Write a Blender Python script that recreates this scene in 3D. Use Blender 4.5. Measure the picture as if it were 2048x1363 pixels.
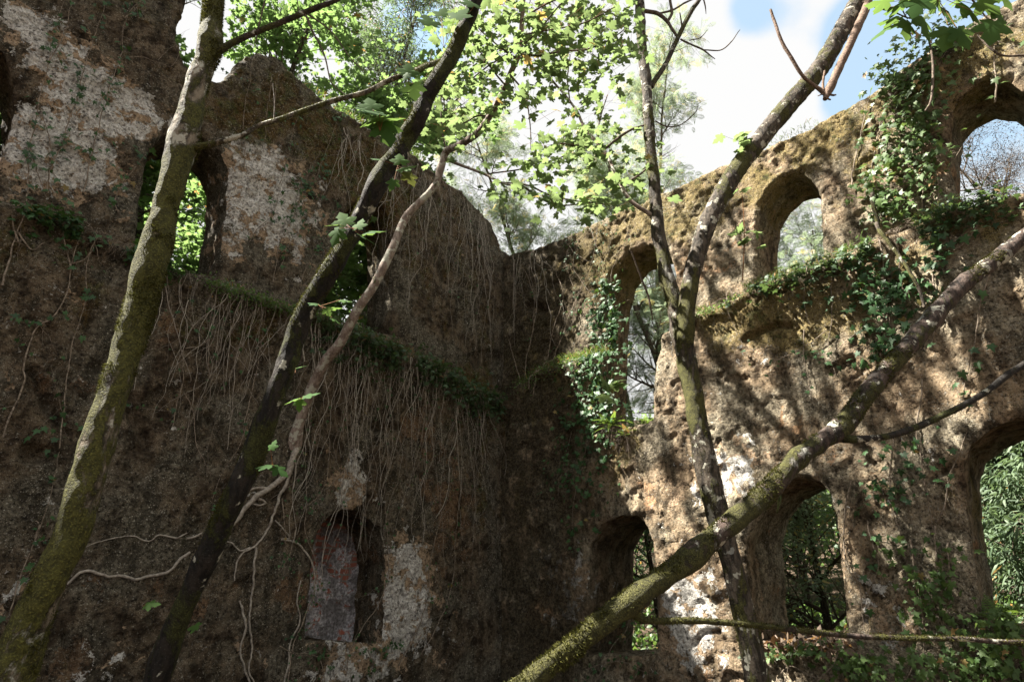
import bpy, math, random
import numpy as np
from mathutils import Vector

# ------------------------------------------------------------------ scene
for o in list(bpy.data.objects):
    bpy.data.objects.remove(o)
SC = bpy.context.scene
COL = SC.collection

# camera ------------------------------------------------------------
F = 1150.0
PITCH = math.radians(24.3)
CAM = np.array([0.0, 0.0, 1.6])
cd = bpy.data.cameras.new("camera")
cd.sensor_width = 36.0
cd.lens = 36.0 * F / 2048.0
cd.clip_start = 0.05
cd.clip_end = 2000
cam = bpy.data.objects.new("camera", cd)
cam.location = CAM
cam.rotation_euler = (math.pi / 2 + PITCH, 0, 0)
COL.objects.link(cam)
SC.camera = cam

# walls' frame: corner C, a runs along the right wall, b along the left wall
C = np.array([-0.16, 10.0])
AZ = math.radians(47.0)
A2 = np.array([math.sin(AZ), -math.cos(AZ)])
B2 = np.array([-math.cos(AZ), -math.sin(AZ)])

# sun and sky ---------------------------------------------------------
SUN_A, SUN_B = -0.43, 0.46
S2 = SUN_A * A2 + SUN_B * B2
S = np.array([S2[0], S2[1], 1.0]); S /= np.linalg.norm(S)
sun_el = math.asin(S[2])
sl = bpy.data.lights.new("sun", 'SUN')
sl.energy = 5.0
sl.angle = math.radians(0.5)
sl.color = (1.0, 0.94, 0.84)
so = bpy.data.objects.new("sun", sl)
so.rotation_euler = Vector((S[0], S[1], S[2])).to_track_quat('Z', 'Y').to_euler()
so.location = (0, 0, 30)
COL.objects.link(so)

W = bpy.data.worlds.new("World"); SC.world = W; W.use_nodes = True
nt = W.node_tree; nt.nodes.clear()
def wn(t, **k):
    n = nt.nodes.new(t)
    for a, b in k.items(): setattr(n, a, b)
    return n
sky = wn('ShaderNodeTexSky'); sky.sky_type = 'NISHITA'; sky.sun_disc = False
sky.sun_elevation = sun_el
sky.sun_rotation = math.atan2(S[0], S[1])
sky.air_density = 1.0; sky.dust_density = 1.0
bg1 = wn('ShaderNodeBackground'); bg1.inputs[1].default_value = 0.06
tint = wn('ShaderNodeMix', data_type='RGBA', blend_type='MULTIPLY'); tint.inputs[0].default_value = 1.0
nt.links.new(sky.outputs[0], tint.inputs[6]); tint.inputs[7].default_value = (0.78, 1.12, 1.0, 1); nt.links.new(tint.outputs[2], bg1.inputs[0])
bg2 = wn('ShaderNodeBackground'); bg2.inputs[0].default_value = (0.985, 0.985, 0.98, 1); bg2.inputs[1].default_value = 0.160
tc = wn('ShaderNodeTexCoord')
nz = wn('ShaderNodeTexNoise'); nz.inputs['Scale'].default_value = 2.6; nz.inputs['Detail'].default_value = 9; nz.inputs['Roughness'].default_value = 0.55
nt.links.new(tc.outputs['Generated'], nz.inputs['Vector'])
SKY_CLEAR = [(1490, 18, .045, 1.0), (1580, 10, .06, .8), (1740, 140, .07, 1.3), (1715, 60, .05, 1.1), (1780, 50, .06, 1.3), (1700, 180, .04, .9), (1900, 20, .12, 1.0), (820, 60, .08, 1.2), (860, 110, .06, .8), (1000, 60, .05, .5), (2000, 230, .15, .8)]
def raydir(px, py):
    x = (px - 1024) / F; y = (681.5 - py) / F
    cp, sp = math.cos(PITCH), math.sin(PITCH)
    d = np.array([x, cp - y * sp, sp + y * cp])
    return d / np.linalg.norm(d)
prev = nz.outputs[0]
for (px, py, rad, amt) in SKY_CLEAR:         # openings in the cloud deck, fixed in world directions
    d = raydir(px, py)
    dist = wn('ShaderNodeVectorMath', operation='DISTANCE'); nt.links.new(tc.outputs['Generated'], dist.inputs[0]); dist.inputs[1].default_value = d
    mr = wn('ShaderNodeMapRange', interpolation_type='SMOOTHSTEP'); nt.links.new(dist.outputs['Value'], mr.inputs[0])
    mr.inputs[1].default_value = 0; mr.inputs[2].default_value = rad * 1.5; mr.inputs[3].default_value = -0.28 * amt; mr.inputs[4].default_value = 0
    ad = wn('ShaderNodeMath', operation='ADD'); nt.links.new(prev, ad.inputs[0]); nt.links.new(mr.outputs[0], ad.inputs[1]); prev = ad.outputs[0]
rp = wn('ShaderNodeMapRange', interpolation_type='SMOOTHSTEP')
rp.inputs[1].default_value = 0.16; rp.inputs[2].default_value = 0.36; rp.inputs[3].default_value = 0.42
nt.links.new(prev, rp.inputs[0])
mx = wn('ShaderNodeMixShader'); nt.links.new(rp.outputs[0], mx.inputs[0]); nt.links.new(bg1.outputs[0], mx.inputs[1]); nt.links.new(bg2.outputs[0], mx.inputs[2])
wo = wn('ShaderNodeOutputWorld'); nt.links.new(mx.outputs[0], wo.inputs[0])

SC.view_settings.view_transform = 'Standard'
SC.view_settings.look = 'None'
SC.view_settings.gamma = 1.0
SC.view_settings.exposure = 2.65
SC.cycles.max_bounces = 7
SC.cycles.diffuse_bounces = 3
SC.cycles.transmission_bounces = 4
SC.cycles.sample_clamp_indirect = 4.0
SC.cycles.use_denoising = True

# ------------------------------------------------------------------ helpers
RNG = np.random.default_rng(7)

def hash3(ix, iy, iz, seed):
    h = (ix.astype(np.int64) * 374761393 + iy.astype(np.int64) * 668265263 + iz.astype(np.int64) * 2147483647 + seed * 1274126177) & 0xffffffff
    h = ((h ^ (h >> 13)) * 1274126177) & 0xffffffff
    h = ((h ^ (h >> 16)) * 2246822519) & 0xffffffff
    return ((h >> 8) & 0xffff) / 65535.0

def vnoise(P, seed=0):
    i = np.floor(P); f = P - i; f = f * f * (3 - 2 * f); i = i.astype(np.int64)
    r = 0
    for dx in (0, 1):
        for dy in (0, 1):
            for dz in (0, 1):
                w = (f[:, 0] if dx else 1 - f[:, 0]) * (f[:, 1] if dy else 1 - f[:, 1]) * (f[:, 2] if dz else 1 - f[:, 2])
                r = r + w * hash3(i[:, 0] + dx, i[:, 1] + dy, i[:, 2] + dz, seed)
    return r * 2 - 1

def fbm(P, scale, octs=4, seed=0, gain=0.5):
    P = np.asarray(P, float) * scale; a = 1.0; t = 0; s = 0
    for k in range(octs):
        t = t + a * vnoise(P + 17.3 * k, seed + k); s += a; a *= gain; P = P * 2.03
    return t / s

def norm(v):
    return v / np.maximum(np.linalg.norm(v, axis=-1, keepdims=True), 1e-9)

def at(px, py, Y):
    """point of the place seen at photo pixel px,py, Y metres ahead"""
    d = raydir(px, py)
    return CAM + d * (Y / d[1])

def on_wall(which, px, py, off=0.0):
    """(u, z) on a wall's plane set off metres into the room"""
    d = raydir(px, py)
    dirU, N = (B2, A2) if which == 'L' else (A2, B2)
    o = C + off * N
    # CAM2 + t d2 = o + u dirU
    M = np.array([[d[0], -dirU[0]], [d[1], -dirU[1]]])
    t, u = np.linalg.solve(M, o - CAM[:2])
    return np.array([u, CAM[2] + t * d[2]])

def to3(which, u, z, off):
    dirU, N = (B2, A2) if which == 'L' else (A2, B2)
    u = np.asarray(u, float); z = np.asarray(z, float); off = np.asarray(off, float)
    x = C[0] + u * dirU[0] + off * N[0]; y = C[1] + u * dirU[1] + off * N[1]
    return np.stack([x, y, z + 0 * x], -1)

ORG = {}
class MB:
    def __init__(s):
        s.v = []; s.q = []; s.t = []; s.a = []; s.n = 0; s.mq = []; s.mt = []
    def add(s, v, f, a=0.5, m=0):
        v = np.asarray(v, float).reshape(-1, 3); f = np.asarray(f, np.int64)
        if len(v) == 0 or len(f) == 0: return
        a = np.asarray(a, float)
        if a.ndim == 0: a = np.full((len(v), 3), float(a))
        elif a.ndim == 1: a = np.repeat(a[:, None], 3, 1)
        s.v.append(v); s.a.append(a)
        if f.shape[1] == 4: s.q.append(f + s.n); s.mq.append(np.full(len(f), m))
        else: s.t.append(f + s.n); s.mt.append(np.full(len(f), m))
        s.n += len(v)
    def build(s, name, mats, parent=None, smooth=True, origin=None):
        me = bpy.data.meshes.new(name)
        if not isinstance(mats, (list, tuple)): mats = [mats]
        for m in mats: me.materials.append(m)
        V = np.concatenate(s.v) if s.v else np.zeros((0, 3))
        q = np.concatenate(s.q) if s.q else np.zeros((0, 4), int)
        t = np.concatenate(s.t) if s.t else np.zeros((0, 3), int)
        if parent is not None: origin = ORG[parent.name]
        origin = np.zeros(3) if origin is None else np.asarray(origin, float)
        V = V - origin
        me.vertices.add(len(V)); me.vertices.foreach_set('co', V.astype(np.float32).ravel())
        loops = np.concatenate([q.ravel(), t.ravel()]).astype(np.int32)
        me.loops.add(len(loops)); me.loops.foreach_set('vertex_index', loops)
        tot = np.concatenate([np.full(len(q), 4), np.full(len(t), 3)]).astype(np.int32)
        st = np.concatenate([[0], np.cumsum(tot)[:-1]]).astype(np.int32) if len(tot) else tot
        me.polygons.add(len(tot)); me.polygons.foreach_set('loop_start', st); me.polygons.foreach_set('loop_total', tot)
        me.polygons.foreach_set('use_smooth', np.full(len(tot), smooth))
        mi = np.concatenate(s.mq + s.mt) if (s.mq or s.mt) else np.zeros(0)
        me.polygons.foreach_set('material_index', mi.astype(np.int32))
        at_ = me.attributes.new('mask', 'FLOAT_COLOR', 'POINT')
        Aa = np.concatenate(s.a) if s.a else np.zeros((0, 3))
        at_.data.foreach_set('color', np.concatenate([Aa, np.ones((len(Aa), 1))], 1).astype(np.float32).ravel())
        me.update(calc_edges=True)
        o = bpy.data.objects.new(name, me); COL.objects.link(o)
        ORG[o.name] = origin
        if parent is not None: o.parent = parent
        else: o.location = tuple(origin)
        return o

def tag(o, label=None, cat=None, group=None, kind=None):
    if label: o['label'] = label
    if cat: o['category'] = cat
    if group: o['group'] = group
    if kind: o['kind'] = kind
    return o

def thing(name, loc, label, cat, group=None, kind=None):
    o = bpy.data.objects.new(name, None); COL.objects.link(o)
    o.location = tuple(float(c) for c in loc); o.empty_display_size = 0.2
    ORG[o.name] = np.asarray(loc, float)
    return tag(o, label, cat, group, kind)

def spline(P, step):
    """Catmull-Rom through P (N,k); first three columns are the position"""
    P = np.asarray(P, float)
    if len(P) == 2: P = np.stack([P[0], (P[0] + P[1]) / 2, P[1]])
    Q = np.concatenate([[2 * P[0] - P[1]], P, [2 * P[-1] - P[-2]]])
    out = []
    for i in range(1, len(Q) - 2):
        L = np.linalg.norm(Q[i + 1][:3] - Q[i][:3]); n = max(1, int(round(L / step)))
        t = (np.arange(n) / n)[:, None]
        p0, p1, p2, p3 = Q[i - 1], Q[i], Q[i + 1], Q[i + 2]
        out.append(0.5 * ((2 * p1) + (-p0 + p2) * t + (2 * p0 - 5 * p1 + 4 * p2 - p3) * t ** 2 + (-p0 + 3 * p1 - 3 * p2 + p3) * t ** 3))
    out.append(P[-1:])
    return np.concatenate(out)

def frames(P):
    T = np.gradient(P, axis=0); T = norm(T)
    n = len(P); U = np.zeros_like(P)
    ref = np.array([0, 0, 1.0]) if abs(T[0][2]) < 0.9 else np.array([1.0, 0, 0])
    u = np.cross(T[0], ref); u /= np.linalg.norm(u); U[0] = u
    for i in range(1, n):
        u = u - T[i] * (u @ T[i]); u /= max(np.linalg.norm(u), 1e-9); U[i] = u
    V = np.cross(T, U)
    return T, U, V

def tube(mb, P, R, seg=6, amp=0.0, freq=8.0, a=0.5, m=0, seed=3, cap=True):
    P = np.asarray(P, float); R = np.asarray(R, float) * np.ones(len(P))
    if len(P) < 2: return
    T, U, V = frames(P)
    th = np.arange(seg) / seg * 2 * np.pi
    ring = np.cos(th)[None, :, None] * U[:, None] + np.sin(th)[None, :, None] * V[:, None]
    X = P[:, None] + ring * R[:, None, None]
    if amp > 0:
        d = fbm(X.reshape(-1, 3) * np.array([1, 1, .6]), freq, 4, seed).reshape(len(P), seg)
        X = X + ring * (d * amp)[..., None] * np.minimum(1, R / R.max() + .1)[:, None, None]
    n = len(P); i = np.arange(n - 1)[:, None] * seg; j = np.arange(seg)[None]; k = (j + 1) % seg
    f = np.stack([i + j, i + k, i + seg + k, i + seg + j], -1).reshape(-1, 4)
    aa = a if np.ndim(a) == 0 else (np.repeat(np.asarray(a), seg, 0))
    mb.add(X.reshape(-1, 3), f, aa, m)
    if cap and seg >= 3:
        for e, c, rr in ((0, P[0], X[0]), (n - 1, P[-1], X[-1])):
            vv = np.concatenate([rr, [c]]); jj = np.arange(seg)
            ff = np.stack([jj, (jj + 1) % seg, np.full(seg, seg)], -1)
            if e == 0: ff = ff[:, ::-1]
            av = 0.5 if np.ndim(a) == 0 else np.repeat(np.asarray(a)[e:e + 1], seg + 1, 0)
            mb.add(vv, ff, a if np.ndim(a) == 0 else av, m)

# leaf shapes: fan triangulated outlines -----------------------------------
def mirror(h):
    h = list(h); return np.array(h + [(-x, y) for x, y in reversed(h[1:-1])], float)
def fan(outl, cy, fold=0.12, droop=0.12):
    V = np.concatenate([[(0, cy)], outl]); z = -fold * np.abs(V[:, 0]) - droop * (V[:, 1] - cy) ** 2
    z[0] += 0.02
    n = len(outl); i = np.arange(n)
    Fc = np.stack([np.zeros(n, int), 1 + i, 1 + (i + 1) % n], -1)
    return np.concatenate([V, z[:, None]], 1), Fc
MAPLE = fan(mirror([(0.0, 0.02), (0.14, -0.10), (0.25, -0.07), (0.42, -0.04), (0.37, 0.06), (0.29, 0.12), (0.43, 0.17), (0.51, 0.24), (0.64, 0.42), (0.51, 0.45), (0.43, 0.53), (0.34, 0.48), (0.22, 0.50), (0.26, 0.62), (0.31, 0.74), (0.21, 0.79), (0.12, 0.90), (0, 1.05)]), 0.28)
MAPLE_S = fan(mirror([(0, 0), (0.36, -0.06), (0.27, 0.13), (0.6, 0.42), (0.24, 0.50), (0.28, 0.74), (0, 1.02)]), 0.28)
IVY = fan(mirror([(0, 0.06), (0.16, -0.12), (0.40, -0.04), (0.27, 0.16), (0.52, 0.40), (0.20, 0.46), (0, 1.0)]), 0.22, .1, .2)
OVAL = fan(mirror([(0, 0), (0.25, 0.25), (0.27, 0.55), (0, 1.0)]), 0.45, .15, .2)
LANCE = fan(mirror([(0, 0), (0.09, 0.3), (0.07, 0.7), (0, 1.0)]), 0.5, .2, .35)
def pinnate(n, w, ang, taper, pl, arch):
    V = []; Fc = []
    def quad(p, q, wd):
        p = np.array(p, float); q = np.array(q, float); d = q - p; s = np.array([-d[1], d[0], 0]); s = s / (np.linalg.norm(s) + 1e-9) * wd
        b = len(V); mid = p + d * .45
        V.extend([p, mid + s, q, mid - s]); Fc.extend([(b, b + 1, b + 2), (b, b + 2, b + 3)])
    z = lambda y: -arch * y * y
    for k in range(4): quad((0, k / 4, z(k / 4)), (0, (k + 1) / 4 + .02, z((k + 1) / 4)), 0.008)
    for k in range(n):
        y = (k + .8) / n; L = pl * taper(y)
        for s in (-1, 1):
            quad((0, y, z(y)), (s * L * math.sin(ang), y + L * math.cos(ang), z(y) - L * .15), w)
    return np.array(V, float), np.array(Fc)
FROND = pinnate(9, 0.028, 1.05, lambda y: math.sin(math.pi * (0.18 + .75 * y)), 0.36, .25)
FERN = pinnate(16, 0.022, 1.25, lambda y: (1 - y) ** .7 * (1.0 if y > .15 else .7), 0.26, .55)

def leaves(mb, pos, axis, nrm, size, shape, rng, var=None, m=0, stretch=None):
    V, Fc = shape
    pos = np.asarray(pos, float); N = len(pos)
    if N == 0: return
    y = norm(axis); z = nrm - y * np.sum(nrm * y, 1, keepdims=True); z = norm(z); x = np.cross(y, z)
    size = np.ones(N) * size
    st = np.ones(N) if stretch is None else stretch
    curl = rng.uniform(0.3, 2.0, N)
    X = pos[:, None] + size[:, None, None] * (V[None, :, 0:1] * st[:, None, None] * x[:, None] + V[None, :, 1:2] * y[:, None] + V[None, :, 2:3] * curl[:, None, None] * z[:, None])
    k = len(V); f = (Fc[None] + (np.arange(N) * k)[:, None, None]).reshape(-1, 3)
    if var is None: var = rng.random((N, 3))
    elif np.ndim(var) == 1: var = np.stack([var, rng.random(N), rng.random(N)], 1)
    mb.add(X.reshape(-1, 3), f, np.repeat(var, k, 0), m)

# ------------------------------------------------------------------ materials
class NT:
    """short-hand for building a node material"""
    def __init__(s, name):
        s.m = bpy.data.materials.new(name); s.m.use_nodes = True; s.t = s.m.node_tree; s.t.nodes.clear()
        s.out = s.t.nodes.new('ShaderNodeOutputMaterial')
    def n(s, typ, ins=(), **k):
        n = s.t.nodes.new(typ)
        for a, b in k.items(): setattr(n, a, b)
        for key, v in (ins.items() if isinstance(ins, dict) else enumerate(ins)):
            if v is None: continue
            s.set(n.inputs[key], v)
        return n
    def set(s, i, v):
        if hasattr(v, 'is_output'): s.t.links.new(v, i)
        elif hasattr(v, 'outputs'): s.t.links.new(v.outputs[0], i)
        else:
            if isinstance(v, tuple) and len(v) == 3 and i.type == 'RGBA': v = v + (1,)
            i.default_value = v
    def math(s, op, a, b=0.0, c=None, clamp=False):
        n = s.n('ShaderNodeMath', (a, b, c), operation=op); n.use_clamp = clamp; return n.outputs[0]
    def mix(s, f, a, b, blend='MIX'):
        n = s.n('ShaderNodeMix', data_type='RGBA', blend_type=blend); n.clamp_factor = True
        s.set(n.inputs[0], f); s.set(n.inputs[6], a); s.set(n.inputs[7], b); return n.outputs[2]
    def ramp(s, v, lo, hi, a=0.0, b=1.0):
        n = s.n('ShaderNodeMapRange', (v, lo, hi, a, b), interpolation_type='SMOOTHSTEP'); return n.outputs[0]
    def noise(s, vec, scale, detail=6, rough=0.6, dist=0.0, color=False):
        n = s.n('ShaderNodeTexNoise', {'Vector': vec, 'Scale': scale, 'Detail': detail, 'Roughness': rough, 'Distortion': dist})
        return n.outputs[1 if color else 0]
    def voro(s, vec, scale, feature='F1', out=0, rnd=1.0):
        n = s.n('ShaderNodeTexVoronoi', {'Vector': vec, 'Scale': scale, 'Randomness': rnd}, feature=feature); return n.outputs[out]
    def coords(s, stretch=(1, 1, 1), loc=(0, 0, 0)):
        g = s.n('ShaderNodeNewGeometry').outputs['Position']
        return s.n('ShaderNodeMapping', {'Vector': g, 'Scale': stretch, 'Location': loc}).outputs[0]
    def attr(s):
        a = s.n('ShaderNodeAttribute', attribute_name='mask')
        sp = s.n('ShaderNodeSeparateColor', (a.outputs['Color'],))
        return sp.outputs[0], sp.outputs[1], sp.outputs[2]
    def bump(s, h, strength=1.0, dist=0.02, normal=None):
        return s.n('ShaderNodeBump', {'Height': h, 'Strength': strength, 'Distance': dist, 'Normal': normal}).outputs[0]
    def surf(s, sh):
        s.t.links.new(sh.outputs[0] if hasattr(sh, 'outputs') else sh, s.out.inputs[0]); return s.m

def mat_wall(name, seed, base=1.0, mossy=0.0):
    t = NT(name); p = t.coords((1, 1, 1), (seed, seed * .7, 0)); r, g, b = t.attr()
    def cn(v, k=2.0): return t.math('ADD', t.math('MULTIPLY', t.math('SUBTRACT', v, .5), k), .5)
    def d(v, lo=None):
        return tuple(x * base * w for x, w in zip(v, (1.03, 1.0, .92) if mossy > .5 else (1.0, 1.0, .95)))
    warp = t.n('ShaderNodeVectorMath', (p, t.n('ShaderNodeVectorMath', (t.noise(p, 1.7, 5, .65, color=True), (.5, .5, .5)), operation='MULTIPLY')), operation='ADD').outputs[0]
    big = t.noise(p, 1.1, 4, .6); med = t.noise(p, 4.5, 7, .68, .2); fine = t.noise(p, 24, 5, .7); gr = t.noise(p, 120, 2, .6)
    streak = t.noise(t.coords((1, 1, .22), (seed, 3, 0)), 6.5, 5, .65)
    brown = t.mix(t.ramp(med, .36, .62), d((.030, .021, .014)), d((.112, .086, .060)))
    grey = t.mix(t.ramp(fine, .35, .65), d((.040, .035, .027)), d((.135, .120, .094)))
    c = t.mix(t.ramp(cn(big), .35, .7), brown, grey)
    o_ = cn(t.noise(warp, 2.3, 7, .66), 1.8)
    orange = t.mix(t.ramp(fine, .3, .7), d((.070, .043, .026)), d((.160, .102, .062)))
    ov = t.math('ADD', o_, t.math('MULTIPLY', b, .50))
    of = t.ramp(ov, .82, .86); c = t.mix(t.math('MULTIPLY', of, .85), c, orange)
    c = t.mix(t.math('MULTIPLY', t.ramp(streak, .48, .62), .66), c, (.030, .027, .018))
    tan = t.mix(t.ramp(fine, .3, .7), (.28, .195, .12), (.58, .43, .29))
    tv = t.math('ADD', cn(t.noise(warp, 2.9, 9, .66), 2.9), t.math('MULTIPLY', r, .70))
    tf = t.ramp(tv, .97, 1.02); c = t.mix(t.math('MULTIPLY', tf, .88), c, tan)
    white = t.mix(t.ramp(fine, .3, .62), (.36, .34, .30), (.82, .80, .75))
    wv = t.math('ADD', cn(t.noise(warp, 4.6, 9, .66), 3.1), t.math('MULTIPLY', r, .60))
    wf = t.ramp(wv, 1.04, 1.07); c = t.mix(t.math('MULTIPLY', wf, .92), c, white)
    ochre = t.mix(t.ramp(gr, .35, .65), (.10, .076, .026), (.30, .232, .095))
    green = t.mix(t.ramp(fine, .4, .6), (.030, .034, .009), (.10, .10, .024))
    brm = t.mix(t.ramp(fine, .35, .65), (.060, .038, .010), (.135, .085, .026))
    if mossy > .5: mc = t.mix(t.ramp(t.noise(p, 6, 4, .6), .52, .66), ochre, green)
    else: mc = t.mix(t.ramp(t.noise(p, 6, 4, .6), .45, .6), brm, green)
    mv = t.math('ADD', cn(t.noise(t.coords((1, 1, .6), (1, seed, 4)), 3.0, 7, .68), 1.8), t.math('MULTIPLY', g, .45))
    c = t.mix(t.math('MULTIPLY', t.ramp(mv, .66, .98), .84), c, mc)
    sk = t.ramp(t.noise(t.coords((1, 1, 1), (9, 3, 1)), 34, 4, .8), .575, .63)
    c = t.mix(t.math('MULTIPLY', sk, t.ramp(t.noise(p, 2.6, 4, .6), .42, .58)), c, (.38, .35, .29))
    c = t.mix(t.math('MULTIPLY', t.ramp(t.voro(p, 24), .20, .12), t.ramp(big, .40, .6)), c, (.42, .39, .32))
    sp2 = t.voro(t.coords((1, 1, 1), (3, 1, 2)), 62)
    c = t.mix(t.math('MULTIPLY', t.ramp(sp2, .26, .14), t.ramp(med, .38, .60)), c, (.42, .38, .30))
    pn = t.noise(p, 36, 4, .78); pit = t.ramp(pn, .45, .33)
    c = t.mix(t.math('MULTIPLY', pit, .8), c, (.016, .012, .008))
    c = t.mix(t.math('MULTIPLY', t.ramp(gr, .52, .30), .5), c, t.mix(.75, c, (.02, .015, .01)))
    c = t.mix(t.math('MULTIPLY', t.ramp(t.noise(p, 9, 5, .7), .50, .36), .65), c, t.mix(.75, c, (.02, .015, .01)))
    h = t.math('ADD', t.math('MULTIPLY', med, .8), t.math('MULTIPLY', fine, .85)); h = t.math('ADD', h, t.math('MULTIPLY', sk, .12))
    h = t.math('ADD', h, t.math('MULTIPLY', gr, .20)); h = t.math('SUBTRACT', h, t.math('MULTIPLY', pit, .6))
    h = t.math('ADD', h, t.math('MULTIPLY', of, -.25)); h = t.math('ADD', h, t.math('MULTIPLY', wf, .35)); h = t.math('ADD', h, t.math('MULTIPLY', tf, .35))
    if mossy > .5:      # shade of the corner painted into the colour, fading along the wall
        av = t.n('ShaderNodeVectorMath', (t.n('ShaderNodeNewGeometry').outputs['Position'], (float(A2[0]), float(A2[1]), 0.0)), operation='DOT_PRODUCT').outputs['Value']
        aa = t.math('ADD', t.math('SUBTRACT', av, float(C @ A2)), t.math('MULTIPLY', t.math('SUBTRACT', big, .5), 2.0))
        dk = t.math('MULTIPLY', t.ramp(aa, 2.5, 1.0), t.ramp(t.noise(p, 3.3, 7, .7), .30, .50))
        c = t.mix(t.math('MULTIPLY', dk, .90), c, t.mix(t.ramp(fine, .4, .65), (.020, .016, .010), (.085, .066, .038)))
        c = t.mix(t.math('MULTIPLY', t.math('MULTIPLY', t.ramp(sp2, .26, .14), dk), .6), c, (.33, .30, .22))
    bs = t.n('ShaderNodeBsdfPrincipled', {'Base Color': c, 'Roughness': .92, 'Normal': t.bump(h, 1.0, .055)})
    bs.inputs['Specular IOR Level'].default_value = .12
    return t.surf(bs)

def mat_bark(name, c1, c2, moss, mosscol, lichen=.3, sc=1.0, bumpd=.012):
    """mask r = moss amount, g = lichen, b = random"""
    t = NT(name); p = t.coords(); r, g, b = t.attr()
    gr = t.noise(p, 30 * sc, 6, .65); fi = t.noise(p, 120 * sc, 3, .6); st = t.noise(t.coords((1, 1, .25)), 26 * sc, 6, .6)
    c = t.mix(t.ramp(st, .38, .62), c1, c2)
    l_ = t.noise(p, 9 * sc, 5, .6)
    c = t.mix(t.ramp(l_, .62 - .1 * lichen, .66 - .1 * lichen), c, (.34, .33, .27))
    l2 = t.noise(t.coords((1, 1, 1), (4, 4, 4)), 5 * sc, 4, .5)
    c = t.mix(t.math('MULTIPLY', t.ramp(l2, .66, .68), min(.9, lichen * 1.3 - .2 if lichen > .25 else 0)), c, (.42, .42, .37))
    c = t.mix(t.math('MULTIPLY', t.ramp(t.voro(p, 70 * sc), .2, .1), .5 * lichen), c, (.4, .4, .33))
    mo = t.noise(t.coords((1, 1, .5)), 6 * sc, 7, .68, .4)
    mf = t.ramp(t.math('ADD', mo, t.math('MULTIPLY', r, .5)), .72 - .2 * moss, .80 - .2 * moss)
    mc = t.mix(t.ramp(gr, .35, .65), tuple(x * .42 for x in mosscol), mosscol)
    mc = t.mix(t.ramp(fi, .5, .68), mc, tuple(min(1, x * 1.7) for x in mosscol))
    c = t.mix(mf, c, mc)
    h = t.math('ADD', t.math('MULTIPLY', gr, .8), t.math('MULTIPLY', st, .6)); h = t.math('ADD', h, t.math('MULTIPLY', mf, t.math('ADD', .35, t.math('MULTIPLY', fi, .9))))
    bs = t.n('ShaderNodeBsdfPrincipled', {'Base Color': c, 'Roughness': .85, 'Normal': t.bump(h, 1.0, bumpd * 1.6)})
    bs.inputs['Specular IOR Level'].default_value = .25
    return t.surf(bs)

def mat_leaf(name, c1, c2, trans=(.3, .45, .06), tf=.45, rough=.45, odd=(.45, .25, .08), oddf=.03, spec=.4):
    t = NT(name); r, g, b = t.attr()
    c = t.mix(r, c1, c2); tc_ = t.mix(r, tuple(x * .75 for x in trans), trans)
    of = t.ramp(g, 1 - oddf, 1 - oddf + .005)
    c = t.mix(of, c, odd); tc_ = t.mix(of, tc_, odd)
    c = t.mix(t.math('MULTIPLY', t.noise(t.coords(), 60, 3, .5), .35), c, tuple(x * .5 for x in c1))
    bs = t.n('ShaderNodeBsdfPrincipled', {'Base Color': c, 'Roughness': rough}); bs.inputs['Specular IOR Level'].default_value = spec
    tr = t.n('ShaderNodeBsdfTranslucent', (tc_,))
    return t.surf(t.n('ShaderNodeMixShader', (tf, bs, tr)))

def mat_simple(name, c1, c2, sc=20, rough=.85, bumpd=.01):
    t = NT(name); p = t.coords(); n1 = t.noise(p, sc, 6, .65)
    c = t.mix(t.ramp(n1, .35, .65), c1, c2)
    bs = t.n('ShaderNodeBsdfPrincipled', {'Base Color': c, 'Roughness': rough, 'Normal': t.bump(n1, .8, bumpd)})
    bs.inputs['Specular IOR Level'].default_value = .2
    return t.surf(bs)

def mat_brick():
    """old bricks laid in courses under flaking whitewash"""
    t = NT('brick_whitewash'); r, g, b = t.attr()      # mask carries u, z and a
    gp = t.n('ShaderNodeNewGeometry').outputs['Position']
    uz = t.n('ShaderNodeCombineXYZ', (t.math('MULTIPLY', t.n('ShaderNodeSeparateXYZ', (gp,)).outputs[0], 1.466), t.n('ShaderNodeSeparateXYZ', (gp,)).outputs[2], 0.0))
    wv = t.n('ShaderNodeVectorMath', (uz, t.n('ShaderNodeVectorMath', (t.noise(gp, 7, 3, .5, color=True), (.035, .035, .0)), operation='MULTIPLY')), operation='ADD')
    br = t.n('ShaderNodeTexBrick', {'Vector': wv, 'Color1': (.34, .105, .065, 1), 'Color2': (.22, .07, .045, 1), 'Mortar': (.20, .17, .14, 1), 'Scale': 1.0, 'Mortar Size': .014, 'Brick Width': .24, 'Row Height': .085})
    n1 = t.noise(gp, 6, 8, .7, .4); n2 = t.noise(gp, 30, 5, .6)
    zz = t.n('ShaderNodeSeparateXYZ', (gp,)).outputs[2]
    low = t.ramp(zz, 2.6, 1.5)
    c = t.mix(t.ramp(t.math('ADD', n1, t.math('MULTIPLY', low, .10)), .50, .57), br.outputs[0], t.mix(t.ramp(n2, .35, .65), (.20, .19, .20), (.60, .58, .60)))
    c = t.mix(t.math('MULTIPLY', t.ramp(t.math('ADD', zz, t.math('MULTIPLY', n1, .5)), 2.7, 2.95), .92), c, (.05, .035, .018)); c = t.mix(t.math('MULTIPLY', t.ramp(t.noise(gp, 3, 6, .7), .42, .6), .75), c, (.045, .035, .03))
    h = t.math('ADD', t.math('MULTIPLY', br.outputs[1], -1.0), t.math('MULTIPLY', n2, .6))
    bs = t.n('ShaderNodeBsdfPrincipled', {'Base Color': c, 'Roughness': .9, 'Normal': t.bump(h, 1, .03)})
    return t.surf(bs)

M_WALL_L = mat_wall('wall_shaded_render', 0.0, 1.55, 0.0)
M_WALL_R = mat_wall('wall_mossy_render', 13.0, 3.2, 1.0)

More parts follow.
